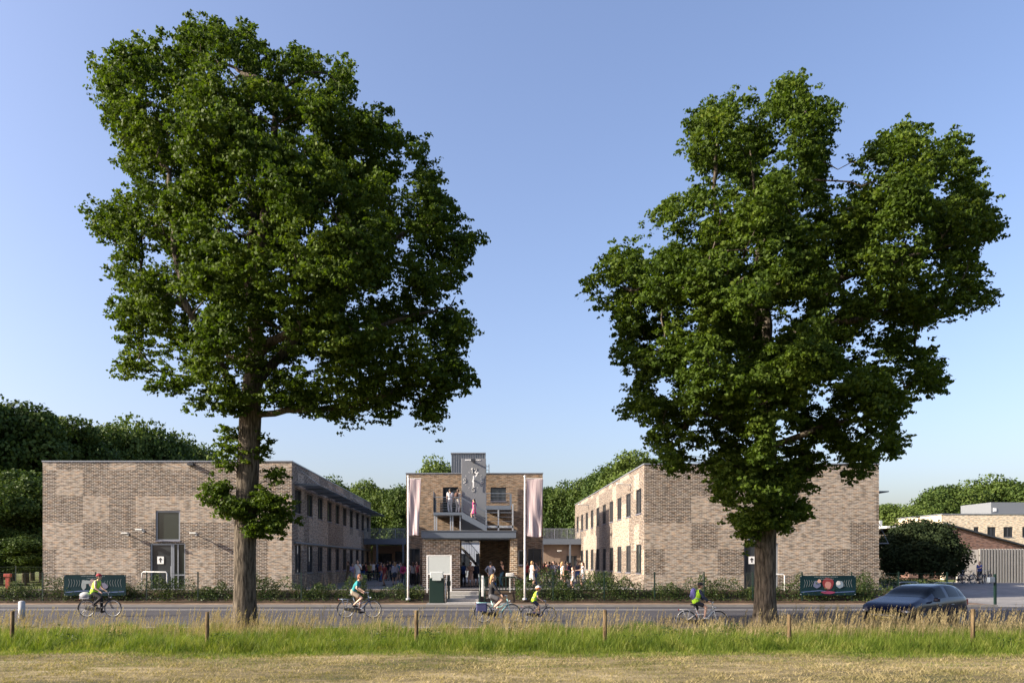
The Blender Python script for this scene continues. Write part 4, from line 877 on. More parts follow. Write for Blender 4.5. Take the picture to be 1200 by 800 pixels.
# hedges: separate shrubs planted along the fence
rg = np.random.default_rng(31)
def hedge(x0, x1, label, h0=1.22):
    L = x1 - x0; n = int(L * 1500); r = empty('hedge', ((x0 + x1) / 2, 42.9, 0.35), 0, label, 'hedge', 'leafy hedges along the green fence')
    X = rg.uniform(-L / 2, L / 2, n); u = rg.uniform(0, 1, n)
    ht = h0 * (0.82 + 0.22 * np.sin(X * 1.1 + 1) + 0.14 * np.sin(X * 3.3 + 2) + 0.12 * np.sin(X * 7.1))
    gap = np.sin(X * 2.35 + 0.7 * np.sin(X * 0.6)) * 0.5 + 0.5; keep = rg.random(n) < 0.35 + 0.65 * gap; X, u, ht = X[keep], u[keep], ht[keep]; n = len(X)
    u = u ** 1.25; Z = ht * u - 0.12 + rg.normal(0, 0.03, n); Y = rg.normal(0, 0.42, n) * (1.1 - 0.6 * u) - 0.05
    V, F = leaf_quads(np.stack([X, Y, Z], 1), np.array([0, -0.4, 0.6]), 0.105, rg, 0.5); np_mesh('foliage', V, F, M['hedge_leaf'], r)
    s = MB()
    for k in range(int(L * 4)):
        x = rg.uniform(-L / 2, L / 2); h = h0 * rg.uniform(.7, 1.1); y = rg.normal(0, .1); s.tube([(x, y, -0.1), (x + rg.normal(0, .06), y, h * .5), (x + rg.normal(0, .12), y + rg.normal(0, .1), h)], [.012, .009, .004], 4, cap=False)
    s.build('stem_cluster', M['bark'], r, fixn=False); return r
hedge(-30.0, wx(430, 42.9), 'long leafy hedge in front of the left wing')
hedge(wx(432, 42.9), wx(497, 42.9), 'low sparse hedge in front of the left walkway crowd, beside the green cabinet', 0.78)
hedge(wx(604, 42.9), wx(1036, 42.9), 'long leafy hedge in front of the right wing, right of the steps')
hedge(wx(1040, 42.9), wx(1112, 42.9), 'shorter hedge behind the blue car', 0.95)
for k, (px, D, w, h, lb) in enumerate([(1060, 52, 5, 1.0, 'low green shrub bed under the dark dome-shaped tree'), (1008, 43.8, 1.5, 1.3, 'leafy shrub at the near corner of the right wing beside the banner'), (650, 43.9, 2.2, 1.5, 'tall shrub behind the hedge left of the sunlit window wall'), (700, 43.9, 2.4, 1.35, 'tall shrub behind the hedge below the sunlit window wall')]):
    bush('shrub', (wx(px, D), D, float(terrain(wx(px, D), D))), w, 1.2, h, lb, 'shrub', int(w * 900), 0.11, 'hedge_leaf', rg, 'shrubs near the right wing')

# ------------------------------------------------------------------ grass
def blades(name, X, Y, Hh, W, lean, m, label, rg, z0=None, kind='stuff', wind=0.0):
    """each blade: three-segment curved ribbon (quads)"""
    n = len(X); Z = terrain(X, Y) if z0 is None else z0
    a = rg.uniform(0, 6.28, n); fx, fy = np.cos(a), np.sin(a)            # facing
    d = rg.uniform(0, 6.28, n); L = lean * rg.uniform(0.2, 1.2, n) * Hh; lx = np.cos(d) * L + wind * Hh; ly = np.sin(d) * L
    rows = []
    for t, wt in ((0, 1.0), (0.4, 0.85), (0.75, 0.55), (1.0, 0.12)):
        cx = X + lx * t * t; cy = Y + ly * t * t; cz = Z - 0.02 + Hh * t * (1 - 0.12 * lean * t)
        rows.append(np.stack([cx - fx * W * wt / 2, cy - fy * W * wt / 2, cz], 1)); rows.append(np.stack([cx + fx * W * wt / 2, cy + fy * W * wt / 2, cz], 1))
    V = np.stack(rows, 1).reshape(-1, 3); b = np.arange(n)[:, None] * 8
    F = np.concatenate([b + np.array([[0, 1, 3, 2]]), b + np.array([[2, 3, 5, 4]]), b + np.array([[4, 5, 7, 6]])], 1).reshape(-1, 4)
    return tag(np_mesh(name, V, F, m), label, 'grass', kind=kind)
rg = np.random.default_rng(9)
n = 150000; X = rg.uniform(-20, 22, n); Y = 20.0 + 5.6 * rg.random(n) ** 1.1
patch = 0.5 + 0.25 * np.sin(X * 0.9 + 1.5 * np.sin(Y * 0.7)) + 0.25 * np.sin(X * 2.3 + Y * 1.1)
edge = sstep(19.9, 20.7, Y) * 0.65 + 0.35
H_ = (0.12 + 0.30 * rg.random(n) + 0.16 * patch * (0.6 + 0.4 * np.sin(X * 5.3 + Y * 3))) * edge * (1 - 0.22 * sstep(24.3, 25.6, Y)) * (1 + 0.30 * np.sin(X * 2.9 + 2 * np.sin(X * 0.7)) * sstep(23, 25, Y))
Y = Y + 0.25 * np.sin(X * 1.7) * (Y < 20.6) * 0.6 + 0.12 * np.sin(X * 4.9)
blades('tall_grass', X, Y, H_, 0.013, 0.6, M['grass'], 'lush tall green grass on the verge between the field and the road', rg, wind=0.05)
n = 22000; X = rg.uniform(-20, 22, n); Y = rg.uniform(22.5, 25.8, n); tr_ = np.maximum(np.exp(-((X + 7.5) / 1.2) ** 2), np.exp(-((X - 9.2) / 0.9) ** 2))
k = rg.random(n) < 0.22 + 0.22 * np.sin(X * 1.3) ** 2 + 0.7 * tr_ + 0.25 * (X > 9.5); X, Y = X[k], Y[k]
blades('dry_grass', X, Y, 0.38 + 0.35 * rg.random(len(X)) ** 1.5, 0.010, 0.4, M['seed'], 'thin dry straw-coloured grass along the road edge and round the oak trunks', rg, wind=0.12)
n = 26000; X = rg.uniform(-17, 19, n); Y = rg.normal(19.75, 0.33, n) + 0.15 * np.sin(X * 1.1)
blades('short_grass', X, Y, 0.05 + 0.10 * rg.random(n), 0.011, 0.9, M['grass'], 'short ragged green fringe where the tall grass meets the field', rg)
n = 30000; X = rg.uniform(-17, 19, n); Y = rg.uniform(17.2, 19.7, n); k = rg.random(n) < 0.5 + 0.5 * np.sin(X * 1.4 + 2 * np.sin(Y * 2)) * np.sin(Y * 4 + X * .6); X, Y = X[k], Y[k]
blades('sparse_green_grass', X, Y, 0.03 + 0.06 * rg.random(len(X)), 0.011, 1.2, M['grass'], 'sparse green regrowth in the part of the field next to the verge', rg)
n = 230000; Y = 13.4 + 6.7 * rg.random(n); X = rg.uniform(-1, 1, n) * (Y * 0.72 + 4)
cl_ = 0.5 + 0.5 * np.sin(X * 1.9 + 2 * np.sin(Y * 1.3)) * np.sin(Y * 3.1 + np.sin(X * 0.8)); k = rg.random(n) < 0.35 + 0.65 * cl_; X, Y = X[k], Y[k]
cl2 = 0.5 + 0.5 * np.sin(X * 3.7 + 2.5 * np.sin(Y * 2.9)) * np.sin(Y * 6.1 + 2 * np.sin(X * 2.3))
blades('mown_grass', X, Y, 0.02 + (0.03 + 0.09 * cl2) * rg.random(len(X)), 0.013, 1.3, M['mown'], 'short mown half-dry grass of the field in front', rg)
# broad-leaved weeds in loose clumps along the verge
n = 9000; cx = rg.uniform(-18, 20, 90); cy = rg.uniform(20.6, 25.0, 90); i = rg.integers(0, 90, n); X = cx[i] + rg.normal(0, 0.16, n); Y = cy[i] + rg.normal(0, 0.14, n); Z = 0.08 + 0.42 * rg.random(n) * (0.6 + 0.4 * np.sin(i))
V, F = leaf_quads(np.stack([X, Y, Z], 1), np.array([0, -0.2, 0.8]), 0.06, rg, 0.6); tag(np_mesh('weeds', V, F, M['hedge_leaf']), 'loose clumps of darker broad-leaved weeds in the tall verge grass', 'weeds', kind='stuff')
# seed-head stalks
n = 4200; X = rg.uniform(-20, 22, n); Y = 21.0 + 4.7 * rg.random(n) ** 0.7
dens = 0.35 + 0.35 * (0.5 + 0.5 * np.sin(X * 0.8 + 1)) + 0.3 * (0.5 + 0.5 * np.sin(X * 2.1)); dens = dens ** 1.4 * 0.85; dens = np.where(X > 9.5, 0.95, dens); k = rg.random(n) < dens; X, Y = X[k], Y[k]; n = len(X)
Hs = 0.50 + 0.42 * rg.random(n) ** 1.3; Hs *= np.where((X > 6) & (X < 8.6), 0.75, 1.0); Hs *= np.where(X > 10, 1.08, 1.0); ang = rg.uniform(-0.5, 0.9, n); lx = 0.22 * Hs * (0.2 + rg.random(n)) * np.cos(ang); ly = rg.normal(0, 0.08, n)
Z0 = terrain(X, Y); rows = []
for t in (0, 0.4, 0.75, 1.0):
    cx = X + lx * t ** 2; cy = Y + ly * t ** 2; cz = Z0 + Hs * t; w = 0.003
    rows += [np.stack([cx - w, cy, cz], 1), np.stack([cx + w, cy, cz], 1)]
V = np.stack(rows, 1).reshape(-1, 3); b = np.arange(n)[:, None] * 8
F = np.concatenate([b + np.array([[0, 1, 3, 2]]), b + np.array([[2, 3, 5, 4]]), b + np.array([[4, 5, 7, 6]])], 1).reshape(-1, 4)
m_ = 22; tt = rg.uniform(0.74, 1.06, (n, m_)); wd = 0.016 * (1 - np.abs((tt - 0.88) / 0.2)).clip(0.15, 1)
P = np.stack([X[:, None] + lx[:, None] * tt ** 2 + rg.normal(size=tt.shape) * wd, Y[:, None] + ly[:, None] * tt ** 2 + rg.normal(size=tt.shape) * wd, Z0[:, None] + Hs[:, None] * tt], -1).reshape(-1, 3)
dr = np.stack([lx, ly, Hs], 1); dr /= np.linalg.norm(dr, axis=1, keepdims=True); dr = np.repeat(dr, m_, 0) + rg.normal(0, 0.3, (n * m_, 3)); dr /= np.linalg.norm(dr, axis=1, keepdims=True)
sd = np.cross(dr, rg.normal(size=dr.shape)); sd /= np.linalg.norm(sd, axis=1, keepdims=True)
V2 = np.stack([P - dr * .019, P + sd * .0065, P + dr * .019, P - sd * .0065], 1).reshape(-1, 3); F2 = np.arange(n * m_ * 4).reshape(-1, 4) + len(V)
tag(np_mesh('seed_grass', np.concatenate([V, V2]), np.concatenate([F, F2]), M['seed']), 'tall flowering grass stalks with tan seed heads standing above the green verge', 'grass', kind='stuff')
# ------------------------------------------------------------------ people
def solid(mb_parts, name, m, parent, voxel, smooth_it=2, decimate=0):
    """tapered limbs and ellipsoids fused into ONE continuous surface"""
    mb = MB()
    for kind, a in mb_parts:
        if kind == 'cap':
            pts, rs = a; pts = [Vector(p) for p in pts]
            mb.tube(pts, rs, 10)
            mb.ell(pts[0], rs[0], rs[0], rs[0], 10, 6); mb.ell(pts[-1], rs[-1], rs[-1], rs[-1], 10, 6)
        elif kind == 'ell': mb.ell(*a)
        elif kind == 'loft':                                            # rings (centre, rx, ry)
            vs = []; fs = []; n = 14
            for c, rx, ry in a:
                for k in range(n): t = 2 * math.pi * k / n; vs.append((c[0] + rx * math.cos(t), c[1] + ry * math.sin(t), c[2]))
            for i in range(len(a) - 1):
                for k in range(n): k2 = (k + 1) % n; fs.append((i * n + k, i * n + k2, (i + 1) * n + k2, (i + 1) * n + k))
            fs += [tuple(range(n))[::-1], tuple((len(a) - 1) * n + k for k in range(n))]; mb.add(vs, fs, True)
    o = mb.build(name, m, None)
    rm = o.modifiers.new('r', 'REMESH'); rm.mode = 'VOXEL'; rm.voxel_size = voxel; rm.use_smooth_shade = True
    if smooth_it: s = o.modifiers.new('s', 'SMOOTH'); s.factor = 0.5; s.iterations = smooth_it
    dg = bpy.context.evaluated_depsgraph_get(); dg.update()
    me = bpy.data.meshes.new_from_object(o.evaluated_get(dg)); old = o.data; o.modifiers.clear(); o.data = me; bpy.data.meshes.remove(old)
    me.name = name; me.materials.clear(); me.materials.append(m)
    me.polygons.foreach_set('use_smooth', [True] * len(me.polygons)); o.parent = parent; return o
def ik(a, b, l1, l2, pole):
    a, b, pole = Vector(a), Vector(b), Vector(pole); d = b - a; L = min(d.length, (l1 + l2) * 0.995)
    d.normalize(); b = a + d * L; x = (l1 * l1 - l2 * l2 + L * L) / (2 * L); h = math.sqrt(max(l1 * l1 - x * x, 0))
    p = (pole - d * pole.dot(d)).normalized(); return a + d * x + p * h, b
SKINS = {k: mat('skin_' + k, c, 0.55, var=0.06) for k, c in dict(fair=(0.58, 0.36, 0.26), tan=(0.44, 0.26, 0.17), brown=(0.20, 0.11, 0.07)).items()}
def cloth(c): return mat('cloth_%02x%02x%02x' % tuple(int(v * 255) for v in c), c, 0.9, var=0.15, scale=14)
HAIRC = dict(dark=(0.02, 0.014, 0.01), brown=(0.07, 0.035, 0.018), blond=(0.36, 0.22, 0.09), red=(0.22, 0.07, 0.025), grey=(0.3, 0.29, 0.28))
WHITE, BLACK, NAVY, BLUE, PINK, RED = (0.72, 0.71, 0.68), (0.015, 0.015, 0.018), (0.018, 0.026, 0.06), (0.03, 0.09, 0.32), (0.62, 0.06, 0.22), (0.40, 0.03, 0.03)
def person(loc, rz, label, h=1.7, shirt=WHITE, legs=NAVY, leg_kind='trousers', hair='brown', skin='fair', pose='stand', voxel=0.026, sleeves='short',
           longhair=False, group='people gathered on the school square', hands=None, feet=None, seat=None, lean=0.0, vest=None, helmet=None, detail=False, shoes=BLACK, headturn=0.0, spread=0.10, stride=0.0, woman=None):
    """figure facing local +x; all joint positions for a 1.7 m body, scaled by h"""
    k = h / 1.7; r = empty('person', loc, rz, label, 'person', group)
    fw = 0.9 if (woman if woman is not None else longhair) else 1.0; child = h < 1.45
    hs = 1.18 if child else 1.0
    pel = Vector(seat) if seat else Vector((0, 0, 0.93 * k))
    if seat is None and (abs(stride) > 0): pel.z -= 0.02 * k
    la = math.radians(lean); up = Vector((math.sin(la), 0, math.cos(la)))
    chest = pel + up * 0.34 * k; neck = pel + up * 0.50 * k; sh_c = pel + up * 0.455 * k
    hd = neck + (up * 0.4 + Vector((0.25 * math.sin(la), 0, 0.6))).normalized() * 0.155 * k * (1.05 if child else 1) + Vector((0.015, 0, 0))
    Ssh = [sh_c + Vector((0, s * 0.175 * k * fw, 0)) for s in (1, -1)]; Hip = [pel + Vector((0, s * 0.085 * k, -0.03 * k)) for s in (1, -1)]
    if feet is None: feet = [(stride * 0.5, spread, 0.0), (-stride * 0.5, -spread, 0.0)]
    if hands is None:
        hands = {'stand': [(0.06, 0.24, 0.80), (0.04, -0.24, 0.80)], 'phone': [(0.28, 0.08, 1.18), (0.26, -0.08, 1.15)], 'hips': [(0.0, 0.22, 0.98), (0.0, -0.22, 0.98)],
                 'walk': [(-0.14, 0.22, 0.84), (0.20, -0.22, 0.88)], 'reach': [(0.45, 0.22, 1.15), (0.05, -0.23, 0.82)], 'bag': [(0.10, 0.14, 1.30), (0.05, -0.24, 0.8)], 'lean': [(0.34, 0.2, 1.08), (0.34, -0.2, 1.08)]}[pose]
        hands = [Vector(v) * k for v in hands]
    hands = [Vector(v) for v in hands]
    arms = []; lg = []
    for i, s in enumerate((1, -1)):
        el, ha = ik(Ssh[i], hands[i], 0.285 * k, 0.25 * k, (-0.5, s * 0.45, -0.6)); arms.append((Ssh[i], el, ha))
        f = Vector(feet[i]); an = Vector((f.x * (1 if seat else k), f.y, f.z + 0.085 * k)) if not seat else Vector((f.x - 0.02, f.y, f.z + 0.085 * k))
        kn, an2 = ik(Hip[i], an, 0.43 * k, 0.42 * k, (1, s * 0.08, 0.25)); lg.append((Hip[i], kn, an2))
    def limb(a, b, r0, r1, rm=None): m_ = (Vector(a) + Vector(b)) / 2; return ('cap', ([a, a + (b - a) * 0.35, b], [r0, rm or (r0 * 1.02), r1]))
    B = []
    torso = lambda g: ('cap', ([pel + up * 0.02 * k, pel + up * 0.14 * k, pel + up * 0.27 * k, pel + up * 0.39 * k], [0.118 * k * g, 0.102 * k * g * fw, 0.112 * k * g, 0.098 * k * g]))
    def torso_parts(g, add=0.0):
        out = []
        for s in (-1, 1):
            o_ = Vector((0, s * 0.05 * k, 0)); o2 = Vector((0, s * 0.075 * k * fw, 0)); o3 = Vector((0, s * 0.105 * k * fw, 0))
            out.append(('cap', ([pel + o_, pel + up * 0.16 * k + o_ * 0.8, pel + up * 0.31 * k + o2, pel + up * 0.425 * k + o3], [0.105 * k + add, 0.088 * k + add, 0.10 * k + add, 0.062 * k + add])))
        return out
    B += torso_parts(1)
    B.append(('cap', ([sh_c + up * -0.01, neck + up * 0.05 * k], [0.062 * k, 0.05 * k])))
    for a in arms:
        B += [('cap', ([a[0], a[0] + (a[1] - a[0]) * 0.4, a[1]], [0.05 * k, 0.045 * k, 0.036 * k])), ('cap', ([a[1], a[1] + (a[2] - a[1]) * 0.3, a[2]], [0.037 * k, 0.036 * k, 0.024 * k]))]
    for q in lg:
        B += [('cap', ([q[0], q[0] + (q[1] - q[0]) * 0.35, q[1]], [0.085 * k, 0.078 * k, 0.052 * k])), ('cap', ([q[1], q[1] + (q[2] - q[1]) * 0.35, q[2]], [0.053 * k, 0.055 * k, 0.034 * k]))]
    # head with face, ears, hands with fingers
    ht = math.radians(headturn); fx = Vector((math.cos(ht), math.sin(ht), 0)); fy = Vector((-math.sin(ht), math.cos(ht), 0)); hk = k * hs
    B += [('ell', (hd, 0.095 * hk, 0.078 * hk, 0.115 * hk, 12, 8)), ('cap', ([hd + fx * 0.035 * hk + Vector((0, 0, -0.06 * hk)), hd + fx * 0.055 * hk + Vector((0, 0, -0.085 * hk))], [0.055 * hk, 0.034 * hk])),
          ('cap', ([hd + fx * 0.088 * hk + Vector((0, 0, 0.01 * hk)), hd + fx * 0.108 * hk + Vector((0, 0, -0.022 * hk))], [0.012 * hk, 0.017 * hk]))]
    for s in (-1, 1): B.append(('ell', (hd + fy * s * 0.078 * hk + Vector((0, 0, -0.005)), 0.022 * hk, 0.014 * hk, 0.032 * hk, 8, 5)))
    for i, a in enumerate(arms):
        d = (a[2] - a[1]).normalized(); s = (1, -1)[i]
        if not detail: B.append(('cap', ([a[2], a[2] + d * 0.09 * k], [0.03 * k, 0.024 * k])))
        else:
            side = d.cross(Vector((0, 0, 1))).normalized(); nrm = side.cross(d)
            B.append(('cap', ([a[2], a[2] + d * 0.06 * k], [0.026 * k, 0.03 * k])))
            for j, ln in enumerate((0.058, 0.068, 0.064, 0.05)):
                b0 = a[2] + d * 0.07 * k + side * (j - 1.5) * 0.0195 * k; m1 = b0 + d * ln * 0.55 * k; B.append(('cap', ([b0, m1, m1 - nrm * ln * 0.55 * k + d * 0.01], [0.0105 * k, 0.0095 * k, 0.008 * k])))
            t0 = a[2] + d * 0.02 * k + side * (0.03 * k * s); B.append(('cap', ([t0, t0 + side * 0.02 * k * s + d * 0.03 * k, t0 + side * 0.018 * k * s + d * 0.055 * k - nrm * 0.02 * k], [0.013 * k, 0.0115 * k, 0.009 * k])))
    sk = SKINS[skin]; vox = voxel * (0.75 + 0.25 * k)
    solid(B, 'body', sk, r, vox * (0.8 if not detail else 0.62), 1)
    # clothing
    S = torso_parts(1, 0.016 * k)
    if leg_kind == 'dress':
        S.append(('loft', [((pel.x, 0, pel.z - 0.42 * k), 0.19 * k, 0.22 * k), ((pel.x, 0, pel.z - 0.1 * k), 0.15 * k, 0.17 * k), ((pel.x, 0, pel.z + 0.12 * k), 0.115 * k, 0.14 * k)]))
    n_sl = {'short': 0.55, 'long': 1.0, 'none': 0.06}[sleeves]
    for a in arms:
        S.append(('cap', ([a[0], a[0] + (a[1] - a[0]) * max(n_sl if n_sl < 1 else 1, .05)], [0.062 * k, 0.056 * k])))
        if n_sl == 1.0: S.append(('cap', ([a[1], a[1] + (a[2] - a[1]) * 0.88], [0.052 * k, 0.038 * k])))
    solid(S, 'dress' if leg_kind == 'dress' else 'shirt', cloth(shirt), r, vox, 2)
    if leg_kind in ('trousers', 'shorts'):
        T = [('cap', ([pel + Vector((0, s * 0.05 * k, 0.03 * k)), pel + Vector((0, s * 0.06 * k, -0.05 * k))], [0.115 * k, 0.105 * k])) for s in (-1, 1)]
        for q in lg:
            if leg_kind == 'trousers': T += [('cap', ([q[0], q[1]], [0.098 * k, 0.07 * k])), ('cap', ([q[1], q[1] + (q[2] - q[1]) * 0.93], [0.07 * k, 0.055 * k]))]
            else: T.append(('cap', ([q[0], q[0] + (q[1] - q[0]) * 0.62], [0.10 * k, 0.088 * k])))
        solid(T, leg_kind, cloth(legs), r, vox, 1)
    elif leg_kind == 'skirt':
        solid([('loft', [((pel.x + 0.02, 0, pel.z - 0.36 * k), 0.17 * k, 0.19 * k), ((pel.x, 0, pel.z - 0.05 * k), 0.14 * k, 0.165 * k), ((pel.x, 0, pel.z + 0.08 * k), 0.11 * k, 0.135 * k)])], 'skirt', cloth(legs), r, vox, 2)
    for i, q in enumerate(lg):
        a = q[2]; z0 = a.z - 0.085 * k
        solid([('cap', ([(a.x - 0.03 * k, a.y, z0 + 0.045 * k), (a.x + 0.06 * k, a.y, z0 + 0.04 * k), (a.x + 0.15 * k, a.y, z0 + 0.03 * k)], [0.045 * k, 0.042 * k, 0.03 * k]))], 'shoe', cloth(shoes), r, 0.02 * k, 1)
    Hh = [('ell', (hd + Vector((0, 0, 0.022 * hk)) - fx * 0.018 * hk, 0.098 * hk, 0.09 * hk, 0.108 * hk, 12, 8)), ('ell', (hd + Vector((0, 0, -0.02 * hk)) - fx * 0.05 * hk, 0.065 * hk, 0.08 * hk, 0.09 * hk, 12, 8))]
    if longhair: Hh.append(('cap', ([hd - fx * 0.07 * hk, hd - fx * 0.095 * hk + Vector((0, 0, -0.14 * hk)), hd - fx * 0.105 * hk + Vector((0, 0, -0.25 * hk))], [0.06 * hk, 0.055 * hk, 0.03 * hk])))
    solid(Hh, 'hair', mat('hair_' + hair, HAIRC[hair], 0.6, var=0.3, scale=30), r, 0.02 * k, 1)
    if detail:
        for s in (-1, 1): e = MB(); p = hd + fx * 0.09 * hk + fy * s * 0.032 * hk + Vector((0, 0, 0.012 * hk)); e.ell(p, 0.012 * hk, 0.012 * hk, 0.009 * hk, 8, 6); e.build('eye', M['black'], r)
        e = MB(); p = hd + fx * 0.092 * hk + Vector((0, 0, -0.058 * hk)); e.ell(p, 0.008 * hk, 0.022 * hk, 0.006 * hk, 8, 5); e.build('mouth', mat('lips', (0.35, 0.10, 0.09), 0.5), r)
    if vest:
        o = solid(torso_parts(1, 0.034 * k), 'safety_vest', cloth(vest), r, vox, 2)
        b = MB(); 
        for t in (0.10, 0.24): c = pel + up * t * k; b.tube([c - up * 0.02 * k, c + up * 0.02 * k], 0.001, 3)
        # reflective band: a ring round the chest
        c = pel + up * 0.13 * k; a_ = Vector((up.z, 0, -up.x)); ring = [c + a_ * math.cos(t) * 0.142 * k + Vector((0, 1, 0)) * math.sin(t) * 0.185 * k for t in np.linspace(0, 2 * math.pi, 24, endpoint=False)]
        b = MB(); b.tube(ring, 0.016 * k, 6, closed=True); b.build('reflective_band', M['galv'], o)
    if helmet:
        hm = MB(); hm.ell(hd + Vector((0, 0, 0.035 * hk)) - fx * 0.01, 0.125 * hk, 0.108 * hk, 0.11 * hk, 16, 10, zmin=-0.15); ho = hm.build('helmet', cloth(helmet[0]), r)
        if len(helmet) > 1: hm = MB(); hm.ell(hd + Vector((0, 0, 0.022 * hk)) - fx * 0.01, 0.128 * hk, 0.112 * hk, 0.05 * hk, 16, 8); hm.build('helmet_band', cloth(helmet[1]), ho)
    r['_j'] = 0; del r['_j']
    return r, dict(k=k, pel=pel, up=up, chest=chest, hd=hd, arms=arms)
def backpack(p, info, col, label, size=1.0, cat='backpack', group=None):
    k = info['k']; c = info['chest'] - Vector((0.19 * k, 0, 0.02)) + Vector((0, 0, 0)); r = empty('backpack', p.matrix_world @ c if False else (0, 0, 0), p.rotation_euler.z, label, cat, group)
    rot = Matrix.Rotation(p.rotation_euler.z, 3, 'Z'); w = Vector(p.location) + rot @ c; r.location = w
    s = 0.20 * k * size; b = MB(); b.ell((0, 0, 0), 0.10 * k * size, 0.145 * k * size, 0.22 * k * size, 12, 8); o = b.build('bag', cloth(col), r)
    b = MB(); b.ell((-0.07 * k * size, 0, -0.07 * k), 0.055 * k * size, 0.11 * k * size, 0.10 * k * size, 10, 6); b.build('pocket', cloth(tuple(v * 0.7 for v in col)), r)
    b = MB()
    for sd in (-1, 1): b.tube([(0.02, sd * 0.09 * k, 0.19 * k), (0.13 * k, sd * 0.10 * k, 0.20 * k), (0.26 * k, sd * 0.10 * k, 0.08 * k), (0.2 * k, sd * 0.13 * k, -0.12 * k), (0.02, sd * 0.10 * k, -0.16 * k)], 0.014 * k, 6)
    b.build('strap', cloth(tuple(v * 0.6 for v in col)), r); return r

# ------------------------------------------------------------------ bicycles
def bicycle(loc, rz, label, frame=(0.6, 0.6, 0.58), s=1.0, group=None, basket=False, crank=0.3, stand=False):
    r = empty('bicycle', loc, rz, label, 'bicycle', group); R = 0.34 * s; wb = 1.08 * s
    fm = mat('bike_paint_%02x%02x%02x' % tuple(int(v * 255) for v in frame), frame, 0.3, 0.1, coat=0.5); xr, xf = -wb / 2, wb / 2
    for x in (xr, xf):
        b = MB(); b.tube([(x + R * math.cos(t), 0, R + R * math.sin(t)) for t in np.linspace(0, 2 * math.pi, 36, endpoint=False)], 0.019 * s, 8, closed=True); w = b.build('wheel', M['black'], r)
        b = MB(); b.tube([(x + (R - .028) * math.cos(t), 0, R + (R - .028) * math.sin(t)) for t in np.linspace(0, 2 * math.pi, 36, endpoint=False)], 0.011 * s, 6, closed=True)
        b.tube([(x, -0.04, R), (x, 0.04, R)], 0.022 * s, 8); b.build('rim', M['galv'], w)
        b = MB()
        for q in range(18): t = q * 2 * math.pi / 18; b.tube([(x, 0.02 * (-1) ** q, R), (x + (R - .03) * math.cos(t), 0, R + (R - .03) * math.sin(t))], 0.0022, 3, cap=False)
        b.build('spokes', M['galv'], w)
        b = MB(); a0, a1 = (0.55, 3.3) if x < 0 else (0.35, 2.3); pts = [(x + (R + .035) * math.cos(t), R + (R + .035) * math.sin(t)) for t in np.linspace(a0, a1, 12)]
        for p, q in zip(pts[:-1], pts[1:]): b.add([(p[0], -.026, p[1]), (p[0], .026, p[1]), (q[0], .026, q[1]), (q[0], -.026, q[1])], [(0, 1, 2, 3)])
        b.build('mudguard', fm, r, fixn=False)
    bb = (-0.07 * s, 0, 0.29 * s); st_ = (-0.24 * s, 0, 0.80 * s); ht = (0.36 * s, 0, 0.88 * s); hb_ = (0.40 * s, 0, 0.70 * s)
    b = MB(); b.tube([bb, st_], 0.018 * s, 8); b.tube([bb, (0.15 * s, 0, 0.40 * s), hb_], 0.024 * s, 8); b.tube([(-0.16 * s, 0, 0.56 * s), (0.12 * s, 0, 0.58 * s), (0.385 * s, 0, 0.78 * s)], 0.016 * s, 8); b.tube([hb_, ht], 0.024 * s, 8)
    for y in (-.05, .05): b.tube([(bb[0], y * .5, bb[2]), (xr, y, R)], 0.011 * s, 6); b.tube([(-0.19 * s, y * .4, 0.62 * s), (xr, y, R)], 0.010 * s, 6); b.tube([(hb_[0] - .005, y * .7, hb_[2]), (0.45 * s, y, 0.50 * s), (xf, y, R)], 0.013 * s, 6)
    b.build('frame', fm, r)
    b = MB(); b.tube([ht, (0.35 * s, 0, 1.0 * s)], 0.013, 8); b.tube([(0.16 * s, 0.27 * s, 1.0 * s), (0.27 * s, 0.27 * s, 1.02 * s), (0.37 * s, 0.12 * s, 1.0 * s), (0.37 * s, -0.12 * s, 1.0 * s), (0.27 * s, -0.27 * s, 1.02 * s), (0.16 * s, -0.27 * s, 1.0 * s)], 0.012, 8); hb2 = b.build('handlebar', M['galv'], r)
    b = MB()
    for y in (-1, 1): b.tube([(0.13 * s, y * 0.27 * s, 1.0 * s), (0.25 * s, y * 0.27 * s, 1.02 * s)], 0.019, 8)
    b.build('grip', M['black'], hb2)
    b = MB(); b.ell((-0.30 * s, 0, 0.91 * s), 0.13 * s, 0.085 * s, 0.035 * s, 12, 6); b.ell((-0.18 * s, 0, 0.915 * s), 0.12 * s, 0.035 * s, 0.025 * s, 10, 6); b.build('saddle', M['black'], r)
    b = MB(); b.tube([st_, (-0.27 * s, 0, 0.90 * s)], 0.013, 8); b.build('seat_post', M['galv'], r)
    b = MB()
    for y in (-.07, .07): b.tube([(-0.27 * s, y, 0.74 * s), (-0.82 * s, y, 0.74 * s)], 0.008, 6); b.tube([(xr, y * .8, R), (-0.70 * s, y, 0.74 * s)], 0.007, 6); b.tube([(xr, y * .8, R), (-0.45 * s, y, 0.74 * s)], 0.007, 6)
    for q in range(4): x = -0.35 * s - 0.15 * s * q; b.tube([(x, -.07, .74 * s), (x, .07, .74 * s)], 0.006, 6)
    b.build('luggage_rack', fm, r)
    b = MB(); c = Vector(bb); b.tube([c + Vector((0.09 * s * math.cos(t), -.045, 0.09 * s * math.sin(t))) for t in np.linspace(0, 6.28, 16, endpoint=False)], 0.007, 5, closed=True); b.prism([(bb[0] - .1 * s, bb[2] - .08 * s), (bb[0] + .11 * s, bb[2] - .07 * s), (bb[0] + .11 * s, bb[2] + .09 * s), (xr - .06, R + .05), (xr - .06, R - .05)], 'y', -.062, -.052); b.build('chain_guard', M['black'], r)
    ped = []
